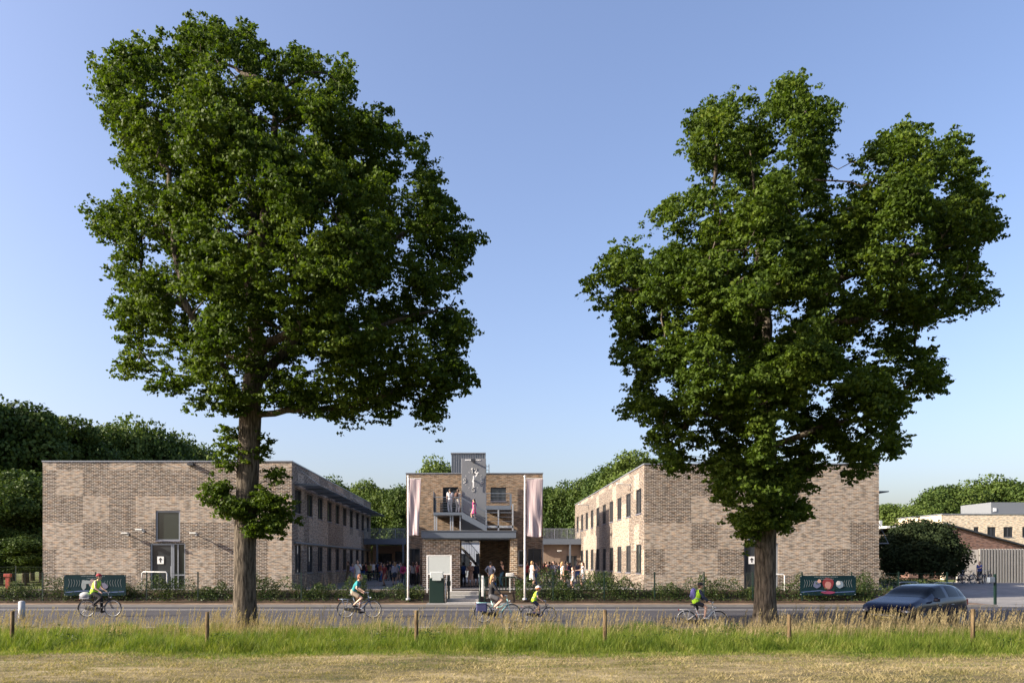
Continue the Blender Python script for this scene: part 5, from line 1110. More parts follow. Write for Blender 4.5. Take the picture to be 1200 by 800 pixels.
    for i, sg in enumerate((1, -1)):
        a = crank + (math.pi if i else 0); e = c + Vector((0.17 * s * math.cos(a), sg * 0.08, 0.17 * s * math.sin(a)))
        b = MB(); b.tube([c + Vector((0, sg * .05, 0)), e], 0.011, 6); b.box(e.x - .045, e.x + .045, e.y + (0 if sg > 0 else -.09), e.y + (.09 if sg > 0 else 0), e.z - .012, e.z + .012); b.build('pedal', M['black'], r); ped.append((e.x + 0.0, e.y + sg * .045, e.z + .012))
    b = MB(); b.ell((0.46 * s, 0, 0.80 * s), 0.04, 0.035, 0.035, 10, 6); b.build('headlight', M['galv'], r)
    b = MB(); b.box(-0.845 * s, -0.825 * s, -.03, .03, .70 * s, .75 * s); b.build('rear_light', mat('red_lens', (0.4, 0.02, 0.02), 0.3), r)
    if stand: b = MB(); b.tube([(-.1 * s, .05, .28 * s), (-.2 * s, .2, 0.0)], 0.01, 6); b.build('kickstand', M['galv'], r)
    return r, dict(saddle=(-0.27 * s, 0, 0.93 * s), grips=[(0.19 * s, 0.27 * s, 1.02 * s), (0.19 * s, -0.27 * s, 1.02 * s)], pedals=ped)
def rider(px, D, bl, rl, h, s, frame, crank, lean=20, rz=0.0, **kw):
    x = wx(px, D); b, i = bicycle((x, D, 0.014), rz, bl, frame, s, 'bicycles ridden along the road', crank=crank)
    seat = Vector(i['saddle']) + Vector((0.03, 0, 0.10 * h / 1.7)); hands = [Vector(g) + Vector((-0.05, 0, 0.02)) for g in i['grips']]
    return person((x, D, 0.014), rz, rl, h, pose='stand', hands=hands, feet=i['pedals'], seat=seat, lean=lean, detail=True, voxel=0.018, group='cyclists on the road', **kw)
p, inf = rider(583, 30.0, 'mint green city bicycle with a woman on it, in front of the steps', 'blond woman cyclist in black cardigan, blue top and shorts riding past the steps', 1.78, 1.03, (0.34, 0.64, 0.62), -1.15, lean=7,
               shirt=BLACK, legs=(0.12, 0.12, 0.13), leg_kind='shorts', hair='blond', longhair=True, sleeves='long', shoes=WHITE)
b = MB(); b.box(-0.21, 0.21, -0.09, 0.09, -0.17, 0.13); b.box(-0.215, 0.215, -0.095, 0.095, 0.132, 0.16)
bg = b.build('pannier_bag', cloth((0.04, 0.045, 0.12)), bevel=0.035); bg.location = (wx(583, 30) - 0.62, 30 - 0.20, 0.60); tag(bg, 'dark blue pannier bag hanging behind the woman on the mint bicycle', 'bag')
e = MB(); e.ell((0, 0, 0), 0.085, 0.12, 0.2, 12, 8); bl_ = e.build('blouse_front', cloth(BLUE), p); c = inf['chest']; bl_.location = c + Vector((0.055, -0.02, -0.06)); bl_.rotation_euler = (0, math.radians(16), 0)
p, inf = rider(631, 30.6, 'small dark bicycle ridden by a child behind the mint one', 'child cyclist in white and orange helmet and yellow safety vest', 1.28, 0.80, (0.05, 0.05, 0.06), -0.5, lean=22,
               shirt=NAVY, legs=NAVY, leg_kind='shorts', hair='brown', vest=(0.45, 0.80, 0.04), helmet=((0.62, 0.62, 0.62), (0.75, 0.16, 0.03)), shoes=(0.1, 0.1, 0.3))
p, inf = rider(823, 26.4, 'white city bicycle in front of the right wing', 'child cyclist in black helmet, dark jacket and yellow vest on the white bicycle', 1.46, 0.98, (0.74, 0.74, 0.70), -2.5, lean=18,
               shirt=NAVY, legs=(0.02, 0.02, 0.03), leg_kind='shorts', hair='brown', sleeves='long', vest=(0.45, 0.80, 0.04), helmet=((0.02, 0.02, 0.025),), shoes=WHITE)
backpack(p, inf, (0.16, 0.15, 0.40), 'lilac blue backpack on the child riding the white bicycle', 1.15)
p, inf = rider(421, 32.5, 'blue-grey bicycle ridden by the man in teal', 'red-haired man cyclist in teal shirt and beige shorts near the left wing corner', 1.78, 1.05, (0.08, 0.12, 0.2), -0.9, lean=26,
               shirt=(0.02, 0.22, 0.24), legs=(0.34, 0.28, 0.21), leg_kind='shorts', hair='red')
p, inf = rider(117, 33.0, 'black bicycle ridden by the person in the yellow vest at far left', 'cyclist in red cap, yellow safety vest and black trousers passing the left banner', 1.74, 1.04, (0.03, 0.03, 0.035), -0.9, lean=20,
               shirt=(0.55, 0.40, 0.32), legs=BLACK, leg_kind='trousers', hair='dark', vest=(0.50, 0.85, 0.05), helmet=((0.25, 0.02, 0.03),))
b = MB(); b.ell((0, 0, 0), 0.24, 0.15, 0.15, 14, 8); b.box(-0.2, 0.2, -0.1, 0.1, -0.15, 0); bg = b.build('pannier_bag', cloth((0.35, 0.36, 0.38))); bg.location = (wx(117, 33) - 0.62, 33 - 0.02, 0.93); tag(bg, 'pale grey bag on the rack of the farthest left bicycle', 'bag')

# crowd: (px, D, height, facing degrees (0 = right, 90 = away), pose, shirt, legs, leg kind, hair, longhair, label, extras)
GY = (0.22, 0.21, 0.22); CRM = (0.52, 0.44, 0.36); DRED = (0.20, 0.03, 0.03); TEAL = (0.04, 0.16, 0.22); KH = (0.20, 0.15, 0.09); LIL = (0.36, 0.30, 0.46); ORG = (0.55, 0.18, 0.08)
crowd = [
 (397, 57, 1.66, -60, 'stand', BLACK, BLACK, 'trousers', 'dark', 0, 'person in all black standing farthest left against the left wing'),
 (402, 57.5, 1.62, 250, 'phone', (0.35, .05, .12), BLUE, 'trousers', 'brown', 1, 'woman in crimson top and blue jeans by the left wing wall'),
 (408, 55.5, 1.72, 200, 'hips', KH, KH, 'trousers', 'brown', 0, 'person in khaki brown clothes left of the lilac dress'),
 (413, 54.5, 1.60, 300, 'phone', LIL, GY, 'skirt', 'dark', 1, 'woman in lilac top left of the woman in white at the wing corner'),
 (419.5, 50, 1.80, 250, 'bag', WHITE, (0.45, 0.5, 0.6), 'dress', 'dark', 1, 'tall woman in long white dress in front of the left wing'),
 (425, 58, 1.66, 90, 'stand', BLACK, BLUE, 'trousers', 'dark', 0, 'person in black shirt and blue jeans right of the white dress'),
 (428.5, 60, 1.62, 120, 'stand', DRED, NAVY, 'trousers', 'brown', 0, 'person in dark red shirt at the edge of the left walkway'),
 (440, 61, 1.66, 60, 'stand', BLACK, GY, 'trousers', 'dark', 0, 'person in black at the left end under the walkway canopy'),
 (443.5, 58, 1.68, 100, 'phone', NAVY, BLACK, 'trousers', 'brown', 0, 'person in navy near the left walkway post'),
 (447, 60, 1.60, 260, 'stand', (0.05, .09, .2), (0.4, .3, .25), 'shorts', 'dark', 0, 'person in blue shirt and pale shorts under the left canopy'),
 (450.5, 53, 1.55, 230, 'walk', DRED, (0.16, .05, .05), 'dress', 'brown', 1, 'girl in dark red patterned dress walking towards the steps'),
 (454, 59, 1.72, 90, 'hips', BLACK, GY, 'trousers', 'dark', 0, 'tall person in black behind the dark red dress'),
 (457, 61, 1.66, 90, 'stand', GY, NAVY, 'trousers', 'blond', 0, 'fair-haired person in grey under the left canopy'),
 (460.5, 57, 1.74, 85, 'bag', NAVY, BLACK, 'trousers', 'dark', 0, 'person in navy with arm raised to the chest under the left canopy'),
 (464, 59, 1.66, 100, 'stand', (0.09, .14, .25), BLACK, 'shorts', 'brown', 0, 'person in slate blue shirt and black shorts under the left canopy'),
 (467.5, 60, 1.70, 70, 'phone', WHITE, BLACK, 'trousers', 'dark', 0, 'person in white shirt and black trousers left of the pink jacket'),
 (472.5, 54.5, 1.58, 80, 'stand', PINK, NAVY, 'trousers', 'brown', 1, 'girl in bright pink top beside the left flag pole'),
 (484, 53.5, 1.66, 100, 'stand', GY, BLACK, 'trousers', 'brown', 1, 'person in grey with long hair between the left flag pole and the portico'),
 (543, 51.2, 1.64, 90, 'stand', (0.02, .05, .16), BLACK, 'trousers', 'dark', 0, 'boy in dark clothes with a bright blue backpack in the portico opening'),
 (551.5, 50.4, 1.68, 265, 'phone', (0.34, .2, .14), ORG, 'dress', 'red', 1, 'red-haired woman in orange skirt in the middle of the portico opening'),
 (557.5, 51.2, 1.64, 90, 'stand', NAVY, BLACK, 'skirt', 'dark', 0, 'person in navy at the right side of the portico opening'),
 (575, 48.0, 1.68, 80, 'hips', (0.15, .16, .2), (0.25, .18, .14), 'trousers', 'dark', 0, 'person in slate shirt in front of the shaded portico wall, left one'),
 (588.5, 50.5, 1.78, 200, 'bag', BLACK, (0.05, .12, .18), 'trousers', 'dark', 0, 'tall person in black and blue jeans before the portico pier'),
 (617, 52, 1.70, 30, 'stand', RED, BLACK, 'trousers', 'brown', 0, 'person in red shirt half behind the woman in white by the right flag pole'),
 (623.5, 49, 1.72, 20, 'phone', WHITE, WHITE, 'dress', 'blond', 0, 'woman in white dress standing right beside the right flag pole'),
 (633, 56, 1.62, 250, 'stand', BLACK, BLACK, 'trousers', 'dark', 0, 'person in black in the doorway shade right of the flag pole'),
 (636, 54, 1.58, 290, 'phone', (.5, .48, .5), BLUE, 'skirt', 'red', 1, 'woman in pale top and blue skirt with red hair in the right crowd'),
 (640, 55.5, 1.66, 240, 'stand', (0.32, .04, .05), GY, 'trousers', 'brown', 0, 'person in red top in the middle of the right crowd'),
 (644, 53, 1.68, 100, 'stand', (0.34, .26, .24), (0.24, .2, .19), 'skirt', 'brown', 1, 'woman in dusty pink clothes seen from behind in the right crowd'),
 (649, 57, 1.74, 180, 'walk', BLACK, NAVY, 'trousers', 'dark', 0, 'tallest dark-haired person at the back of the right crowd'),
 (651.5, 54, 1.62, 220, 'bag', WHITE, (0.25, .2, .25), 'skirt', 'blond', 1, 'fair woman in white top left of the one bending in a skirt'),
 (655, 58, 1.64, 90, 'stand', NAVY, BLACK, 'trousers', 'brown', 0, 'person in navy at the back beneath the right canopy'),
 (659, 47.5, 1.68, 10, 'reach', WHITE, (0.28, .2, .17), 'skirt', 'blond', 1, 'blond woman in white blouse and brown skirt reaching towards a child'),
 (665, 58, 1.66, 120, 'stand', (0.35, .1, .18), BLACK, 'trousers', 'dark', 0, 'person in raspberry top at the right end of the crowd, at the back'),
 (671.5, 47.2, 1.34, 190, 'reach', (0.5, .4, .38), (0.5, .48, .46), 'shorts', 'brown', 0, 'child with arm out between the two adults in white'),
 (683, 47.3, 1.66, 185, 'reach', WHITE, (0.55, .6, .66), 'skirt', 'brown', 1, 'woman in white with arm stretched to the child, below the sunlit window wall'),
 (400, 59.5, 1.70, 300, 'stand', (.3, .28, .3), NAVY, 'trousers', 'dark', 0, 'person in grey shirt second from the left against the left wing'),
 (433, 57.5, 1.64, 80, 'bag', (.35, .3, .1), BLACK, 'trousers', 'brown', 1, 'girl in mustard top at the corner of the left walkway'),
 (436, 60.5, 1.70, 100, 'stand', WHITE, NAVY, 'trousers', 'brown', 0, 'person in white shirt and navy trousers behind the mustard top'),
 (445.5, 56, 1.62, 40, 'phone', (.45, .15, .1), BLUE, 'trousers', 'brown', 1, 'girl in orange-red top and blue jeans under the left canopy'),
 (462.5, 55.5, 1.64, 110, 'stand', (.40, .38, .42), NAVY, 'skirt', 'blond', 1, 'fair girl in pale grey top and navy skirt left of the left flag pole'),
 (469.5, 56.5, 1.60, 260, 'hips', (.05, .2, .25), KH, 'shorts', 'dark', 0, 'boy in teal shirt and khaki shorts just left of the pink top'),
 (480.5, 56.8 - 1.5, 1.62, 80, 'stand', NAVY, NAVY, 'trousers', 'dark', 0, 'person all in navy immediately right of the left flag pole'),
 (488.5, 55, 1.70, 250, 'stand', (.3, .05, .06), BLACK, 'trousers', 'brown', 0, 'person in maroon shirt beside the corner of the portico, left side'),
 (629, 53.5, 1.66, 190, 'hips', (.3, .32, .38), BLUE, 'trousers', 'dark', 0, 'person in light blue-grey shirt between the white dress and the crowd'),
 (638.5, 51.5, 1.56, 60, 'stand', (.42, .1, .2), NAVY, 'shorts', 'brown', 1, 'girl in raspberry shirt and navy shorts at the front of the right crowd'),
 (647, 52, 1.60, 330, 'phone', (.4, .42, .5), GY, 'trousers', 'dark', 0, 'boy in pale blue shirt at the front of the right crowd'),
 (662.5, 54, 1.72, 200, 'bag', (.45, .42, .3), BLACK, 'trousers', 'dark', 0, 'person in sand-coloured shirt behind the reaching blonde woman'),
 (668, 54.5, 1.60, 60, 'stand', NAVY, GY, 'skirt', 'brown', 1, 'woman in navy top and grey skirt behind the child, under the canopy end'),
 (677, 53.5, 1.68, 250, 'stand', (.1, .1, .12), BLUE, 'trousers', 'dark', 0, 'person in charcoal shirt and jeans behind the rightmost woman in white'),
]
for px, D, h, fa, pose, sh, lgc, lk, hr, lh, lb in crowd:
    if px > 630 and D > 50: D += 9
    if px < 490 and D >= 56: D += 8
    p, inf = person((wx(px, D), D, PZ), math.radians(fa), lb, h, shirt=sh, legs=lgc, leg_kind=lk, hair=hr, longhair=bool(lh), pose=pose, voxel=0.03,
                    stride=0.3 if pose == 'walk' else 0.05, skin=random.choice(['fair', 'fair', 'tan']), sleeves=random.choice(['short', 'short', 'none', 'long']))
    if px in (543, 557.5, 443.5, 472.5, 640): backpack(p, inf, {543: BLUE, 557.5: NAVY, 443.5: (0.03, .08, .2), 472.5: (0.3, .03, .1), 640: (.5, .5, .52)}[px],
        {543: 'bright blue backpack on the boy in the portico opening', 557.5: 'navy backpack on the person at the right of the portico opening', 443.5: 'blue backpack under the left walkway canopy',
         472.5: 'dark pink backpack on the girl beside the left flag pole', 640: 'pale grey backpack in the middle of the right crowd'}[px])
person((wx(527.5, 54.4), 54.4, BZ), math.radians(110), 'person in white shirt and trousers on the left balcony', 1.74, shirt=WHITE, legs=(0.6, .6, .58), hair='dark', pose='stand', group='people on the balcony and stair')
p, inf = person((wx(536, 54.5), 54.5, BZ), math.radians(60), 'person in cream clothes next to the clock on the left balcony', 1.72, shirt=CRM, legs=(0.6, .56, .52), hair='brown', pose='lean', lean=8, group='people on the balcony and stair')
backpack(p, inf, (0.10, .05, .035), 'brown backpack worn on the balcony next to the clock')
xp = wx(555.5, 53.5); person((xp, 53.5, BZ + (ez_ - BZ) * (xp - sx_) / (ex_ - sx_) - 0.05), math.radians(150), 'girl in bright pink dress on the stair below the clock', 1.5, shirt=PINK, legs=PINK, leg_kind='dress', hair='dark', longhair=True, pose='walk', stride=0.2, group='people on the balcony and stair')
for px, lb, c1, lc, hx in ((1128, 'person in black beside the slatted wall, walking a bicycle', BLACK, BLACK, 'dark'), (1148, 'person in blue shirt and black shorts beside a bicycle at the slatted wall', (0.03, .06, .22), BLACK, 'brown')):
    person((wx(px, 59), 59, float(terrain(wx(px, 59), 59)) + 0.02), math.radians(200), lb, 1.72, shirt=c1, legs=lc, leg_kind='shorts', hair=hx, pose='reach', stride=0.35, group='people with bicycles by the slatted wall')
for i, (px, lb) in enumerate(((1122, 'dark bicycle wheeled by the person in black at the slatted wall'), (1134, 'dark bicycle parked between the two people at the slatted wall'), (1145, 'dark bicycle next to the person in blue at the slatted wall'), (1157, 'dark bicycle parked farthest right along the slatted wall'))):
    D = 58.2 + 0.6 * (i % 2); bicycle((wx(px, D), D, float(terrain(wx(px, D), D)) + 0.02), math.radians(180 + 12 * i), lb, (0.04, 0.04, 0.05), 1.0, 'bicycles by the slatted wall', stand=True)
# ------------------------------------------------------------------ car
def car(loc, rz, label):
    r = empty('car', loc, rz, label, 'car')
    paint = mat('dark_blue_car_paint', (0.003, 0.006, 0.024), 0.18, 0.0, var=0.05, coat=0.2, spec=0.25)
    # stations along the length (front = +x): x, half width low, half width belt, half width roof, z sill, z belt, z roof
    st = [(2.16, .60, .66, .52, .30, .66, .70), (2.10, .76, .78, .64, .24, .78, .84), (1.92, .85, .87, .72, .22, .87, .95), (1.50, .88, .89, .74, .20, .94, 1.05), (1.12, .89, .90, .70, .20, .97, 1.14),
          (0.75, .89, .90, .66, .20, .97, 1.24), (0.35, .89, .90, .63, .20, .99, 1.42), (0.0, .89, .90, .62, .20, 1.00, 1.52), (-.5, .89, .90, .62, .20, 1.02, 1.57), (-1.0, .89, .90, .62, .20, 1.03, 1.57),
          (-1.5, .88, .89, .60, .22, 1.04, 1.53), (-1.85, .86, .87, .57, .24, 1.04, 1.44), (-2.08, .82, .82, .56, .30, 1.00, 1.20), (-2.18, .72, .74, .60, .36, .80, .86), (-2.22, .5, .5, .4, .42, .60, .66)]
    def interp(arr, n):
        a = np.array(arr, float); N = len(a); t = np.linspace(0, N - 1, (N - 1) * n + 1); out = []
        for u in t:
            i = min(int(u), N - 2); f = u - i; p0, p1, p2, p3 = a[max(i - 1, 0)], a[i], a[i + 1], a[min(i + 2, N - 1)]
            out.append(0.5 * (2 * p1 + (p2 - p0) * f + (2 * p0 - 5 * p1 + 4 * p2 - p3) * f * f + (3 * p1 - p0 - 3 * p2 + p3) * f ** 3))
        return np.array(out)
    ST = interp(st, 4); secs = []
    for x, wl0, wb, wr, zs, zb, zr in ST:
        up = zr - zb
        sec = [(0, zs - .02), (wl0 * .8, zs - .02), (wl0 * .97, zs + .03), (wl0 + .01, zs + (zb - zs) * .35), (wb, zs + (zb - zs) * .75), (wb * .975, zb), (wb * .975 + (wr - wb * .975) * .5, zb + up * .55), (wr + .02, zb + up * .86), (wr * .8, zb + up * .97), (0, zr)]
        s2 = interp(sec, 3); secs.append([(x, y, z) for y, z in s2])
    G = np.array(secs); nI, nJ = G.shape[:2]
    V = np.concatenate([G.reshape(-1, 3), (G * [1, -1, 1]).reshape(-1, 3)]); F = []
    for i in range(nI - 1):
        for j in range(nJ - 1):
            a = i * nJ + j; F.append((a, a + 1, a + nJ + 1, a + nJ)); b = a + nI * nJ; F.append((b, b + nJ, b + nJ + 1, b + 1))
    o = np_mesh('body', V, F, paint, r, smooth=True); bm = bmesh.new(); bm.from_mesh(o.data); bmesh.ops.remove_doubles(bm, verts=bm.verts, dist=1e-4); bmesh.ops.recalc_face_normals(bm, faces=bm.faces); bm.to_mesh(o.data); bm.free()
    def patch(name, i0, i1, j0, j1, m, off=0.006, sides=(1, -1), parent=r, join=False):
        res = []
        def grid(sg):
            P = G[i0:i1 + 1, j0:j1 + 1].copy(); c = np.array([P[..., 0].mean(), 0, 0.9])
            du = np.gradient(P, axis=0); dv = np.gradient(P, axis=1); n = np.cross(du, dv); n /= np.linalg.norm(n, axis=2, keepdims=True) + 1e-9
            if (n * (P - c)).sum() < 0: n = -n
            P = P + n * off
            if sg < 0: P = P * [1, -1, 1]
            return P
        def quads(P, base, flip):
            a_, b_ = P.shape[:2]; fs = []
            for i in range(a_ - 1):
                for j in range(b_ - 1): q = [base + i * b_ + j, base + i * b_ + j + 1, base + (i + 1) * b_ + j + 1, base + (i + 1) * b_ + j]; fs.append(q[::-1] if flip else q)
            return fs
        if join:
            P1, P2 = grid(1), grid(-1); V = np.concatenate([P1.reshape(-1, 3), P2.reshape(-1, 3)]); F = quads(P1, 0, False) + quads(P2, P1.shape[0] * P1.shape[1], True); res.append(np_mesh(name, V, F, m, parent, smooth=True))
        else:
            for sg in sides: P = grid(sg); res.append(np_mesh(name, P.reshape(-1, 3), quads(P, 0, sg < 0), m, parent, smooth=True))
        return res
    gl = M['car_glass']
    patch('windscreen', 17, 27, 19, 27, gl, join=True)                 # over the nose of the roof
    patch('side_window', 24, 31, 16, 21, gl); patch('side_window', 33, 39, 16, 21, gl); patch('side_window', 40, 44, 16, 20, gl)
    patch('rear_window', 46, 50, 20, 27, gl, join=True)
    # dark sill and lower bumper, grille, lamps, plate
    patch('sill_trim', 12, 42, 3, 6, M['black'], 0.008)
    b = MB(); b.box(2.16, 2.235, -.45, .45, .50, .60); b.build('grille', M['black'], r, bevel=.01)
    b = MB(); b.box(2.10, 2.225, -.60, .60, .27, .37); b.build('air_intake', M['black'], r, bevel=.01)
    b = MB(); b.box(2.236, 2.25, -.26, .26, .40, .50); pl = b.build('number_plate', mat('yellow_plate', (0.70, 0.55, 0.12), 0.5), r)
    b = MB(); y = -.2
    for w in (.04, .04, .05, .04, .04, .05, .04): b.box(2.2505, 2.253, y, y + w, .42, .48); y += w + .017
    b.build('plate_lettering', M['black'], pl)
    b = MB(); b.tube([(2.24, -.42, .555), (2.26, 0, .56), (2.24, .42, .555)], .010, 6); b.build('chrome_strip', M['galv'], r)
    for s in (-1, 1):
        b = MB(); b.ell((1.97, s * .70, .69), .19, .13, .075, 14, 8); b.build('headlight', mat('headlight_lens', (0.55, 0.58, 0.62), 0.12, 0.3), r)
        b = MB(); b.box(.55, .72, min(s * .93, s * 1.08), max(s * .93, s * 1.08), 1.0, 1.13); b.bar((.62, s * .86, 1.02), (.62, s * .95, 1.04), .04); b.build('wing_mirror', paint, r, bevel=.02)
        b = MB(); b.tube([(-.05, s * .60, 1.60), (-.2, s * .60, 1.625), (-1.3, s * .60, 1.61), (-1.45, s * .59, 1.57)], .014, 6); b.build('roof_rail', M['galv'], r)
        b = MB(); b.box(-2.12, -1.98, min(s * .66, s * .84), max(s * .66, s * .84), .80, 1.02); b.build('tail_light', mat('red_lens', (0.4, 0.02, 0.02), 0.3), r, bevel=.015)
        for x in (0.2, -.75): b = MB(); b.box(x - .08, x + .08, min(s * .905, s * .925), max(s * .905, s * .925), .86, .885); b.build('door_handle', M['galv'], r)
    for x in (1.38, -1.32):
        for s in (-1, 1):
            b = MB(); y0 = s * .80; N = 28
            prof = [(.20, .0), (.31, .0), (.325, .03), (.325, .17), (.31, .2), (.2, .2)]
            vs = []; fs = []
            for k in range(N):
                t = 2 * math.pi * k / N
                for rr, yy in prof: vs.append((x + rr * math.cos(t), s * (.73 + yy), .325 + rr * math.sin(t)))
            for k in range(N):
                k2 = (k + 1) % N
                for q in range(len(prof) - 1): fs.append((k * 6 + q, k * 6 + q + 1, k2 * 6 + q + 1, k2 * 6 + q))
            b.add(vs, fs, True); w = b.build('wheel', M['black'], r)
            b = MB(); yf = s * .915; b.tube([(x, yf - s * .03, .325), (x, yf, .325)], .06, 12)
            for k in range(5): t = 2 * math.pi * k / 5 + .3; b.bar((x, yf - s * .01, .325), (x + .2 * math.cos(t), yf - s * .01, .325 + .2 * math.sin(t)), .05, .03)
            b.tube([(x + .205 * math.cos(t), yf - s * .01, .325 + .205 * math.sin(t)) for t in np.linspace(0, 6.283, 24, endpoint=False)], .018, 6, closed=True); b.build('rim', M['galv'], w)
    return r
car((wx(1073, 27.4), 27.4, 0.012), math.radians(215), 'dark blue people carrier with its front towards the camera, behind the tall grass at right')

# ------------------------------------------------------------------ fence, posts, flags, banners, street furniture
def mesh_fence(x0, x1, y, label, zt, zb, step=2.9, posts=None):
    r = empty('fence', ((x0 + x1) / 2, y, 0), 0, label, 'fence', 'dark green wire fences before the school'); cx = (x0 + x1) / 2
    xs = posts if posts else list(np.arange(x0, x1 + 0.1, step))
    for x in xs:
        zg = float(terrain(x, y)); b = MB(); b.box(x - cx - .03, x - cx + .03, -.03, .03, zg - .1, zt + .06); b.box(x - cx - .035, x - cx + .035, -.035, .035, zt + .061, zt + .08); b.build('post', M['darkgreen'], r)
    b = MB()
    for z in (zb, (zb + zt) / 2, zt): b.box(x0 - cx, x1 - cx, -.044, -.034, z - .006, z + .006)
    for k in range(int((x1 - x0) / 0.2)): x = x0 - cx + 0.2 * k; b.box(x - .002, x + .002, -.05, -.0455, zb, zt)
    for k in range(1, 8): z = zb + (zt - zb) * k / 8; b.box(x0 - cx, x1 - cx, -.034, -.031, z - .002, z + .002)
    b.build('wire_mesh', M['darkgreen'], r); return r
FY = 42.2
mesh_fence(wx(-60, FY), wx(478, FY), FY, 'dark green wire fence along the hedge left of the steps', 1.72, 0.35, posts=[wx(v, FY) for v in (-10, 50, 112, 172, 232, 292, 353, 412, 475)])
mesh_fence(wx(610, FY), wx(1000, FY), FY, 'dark green wire fence along the hedge right of the steps', 1.72, 0.35, posts=[wx(v, FY) for v in (648, 708, 767, 825, 882, 940, 998)])
mesh_fence(wx(1003, FY), wx(1112, FY), FY, 'dark green wire fence behind the blue car', 1.72, 0.35, posts=[wx(v, FY) for v in (1053, 1110)])
# two short boards of fence-level steel railing round the steps
r = empty('stair_railing', (0, 0, 0), 0, 'dark green bar railing right of the entrance steps', 'railing')
m_ = MB(); ya = 43.9; xa, xb = wx(563, ya), wx(604, ya); zt = wz(676, ya)
m_.bar((xa, ya, zt), (xb, ya, zt), .05)
for k in range(12): x = xa + (xb - xa) * k / 11; m_.bar((x, ya, PZ), (x, ya, zt), .04 if k % 4 else .06)
m_.bar((xb, ya, zt), (xb + 1.4, ya - 1.2, 0.85), .05)
for t in (.35, .7, 1.0): m_.bar((xb + 1.4 * t, ya - 1.2 * t, .4), (xb + 1.4 * t, ya - 1.2 * t, zt + (0.85 - zt) * t), .04)
m_.build('rail', M['darkgreen'], r)
r = empty('stair_railing', (0, 0, 0), 0, 'dark green handrail running down the right edge of the steps', 'railing')
m_ = MB(); x = sx1 + 0.06; m_.tube([(x, 41.5, 0), (x, 41.5, 1.1), (x, 43.3, 1.65), (x, 43.3, .5)], .03, 8); x2 = x + .28; m_.tube([(x2, 41.9, 0), (x2, 41.9, 1.45)], .035, 8); m_.tube([(x, 43.1, .3), (x, 43.1, 1.33)], .02, 6); m_.build('rail', M['darkgreen'], r)
r = empty('stair_railing', (0, 0, 0), 0, 'slim galvanised handrail at the left edge of the steps', 'railing')
m_ = MB(); x = sx0 - 0.05; m_.tube([(x, 41.5, 0), (x, 41.5, 1.05), (x, 43.3, 1.6), (x, 43.3, .5)], .022, 8); m_.build('rail', M['galv'], r)
wp = MB(); x = wx(565.5, 43); wp.box(x - .06, x + .06, 42.9, 43.0, 0.3, wz(674, 43)); tag(wp.build('marker_post', M['white'], bevel=.01), 'slim white post standing between the railings right of the steps', 'post')
bxx = empty('junction_box', (wx(597.5, 43.6), 43.6, 0.5), 0, 'small white box on legs at the end of the bar railing', 'box')
m_ = MB(); m_.box(-.22, .22, -.1, .1, 1.02, 1.22); m_.build('box', M['offwhite'], bxx, bevel=.02); m_ = MB(); m_.box(-.03, .03, -.03, .03, 0, 1.018); m_.build('leg', M['offwhite'], bxx)

# cabinet and notice board
cb = empty('green_cabinet', (wx(512, 41.7), 41.7, 0.115), 0, 'dark green cabinet with pale grey top left of the steps', 'cabinet')
w = (wx(521, 41.7) - wx(503.5, 41.7)) / 2; hz = wz(677, 41.7) - .115
m_ = MB(); m_.box(-w, w, -.25, .25, 0, hz); c_ = m_.build('body', M['darkgreen'], cb, bevel=.02)
m_ = MB(); m_.box(-w * .9, w * .9, -.262, -.252, .1, hz - .15); m_.build('door', M['darkgreen'], cb)
m_ = MB(); m_.box(-w * .85, w * .85, -.30, .2, hz + .002, hz + .34); m_.box(-w * .6, w * .6, -.32, -.302, hz - .12, hz + .05); m_.build('top_box', M['board'], cb, bevel=.02)
nb_ = empty('notice_board', (wx(514.5, 43.5), 43.5, 0.5), 0, 'pale grey notice board in a white tube frame in front of the portico', 'notice board')
w = (wx(529.5, 43.5) - wx(500, 43.5)) / 2; zt = wz(650, 43.5) - .5
m_ = MB()
m_.box(-w, -w + .08, -.04, .04, 0, zt); m_.box(w - .08, w, -.04, .04, 0, zt); m_.box(-w + .081, w - .081, -.04, .04, zt - .06, zt); m_.build('frame', M['white'], nb_)
m_ = MB(); m_.box(-w + .085, w - .085, -.03, .03, wz(671.5, 43.5) - .5, zt - .065); m_.build('panel', M['board'], nb_)
m_ = MB(); m_.box(-w + .085, w - .085, -.035, .035, wz(673, 43.5) - .5, wz(671.5, 43.5) - .502); m_.build('lower_rail', M['white'], nb_)
bp = empty('green_post', (wx(526, 41.9), 41.9, .115), 0, 'dark green post with lock beside the green cabinet', 'post'); m_ = MB(); m_.box(-.05, .05, -.05, .05, 0, wz(674, 41.9) - .115); m_.build('post', M['darkgreen'], bp); m_ = MB(); m_.box(-.11, .11, -.08, -.052, .95, 1.2); m_.build('lock_case', M['darkgreen'], bp)

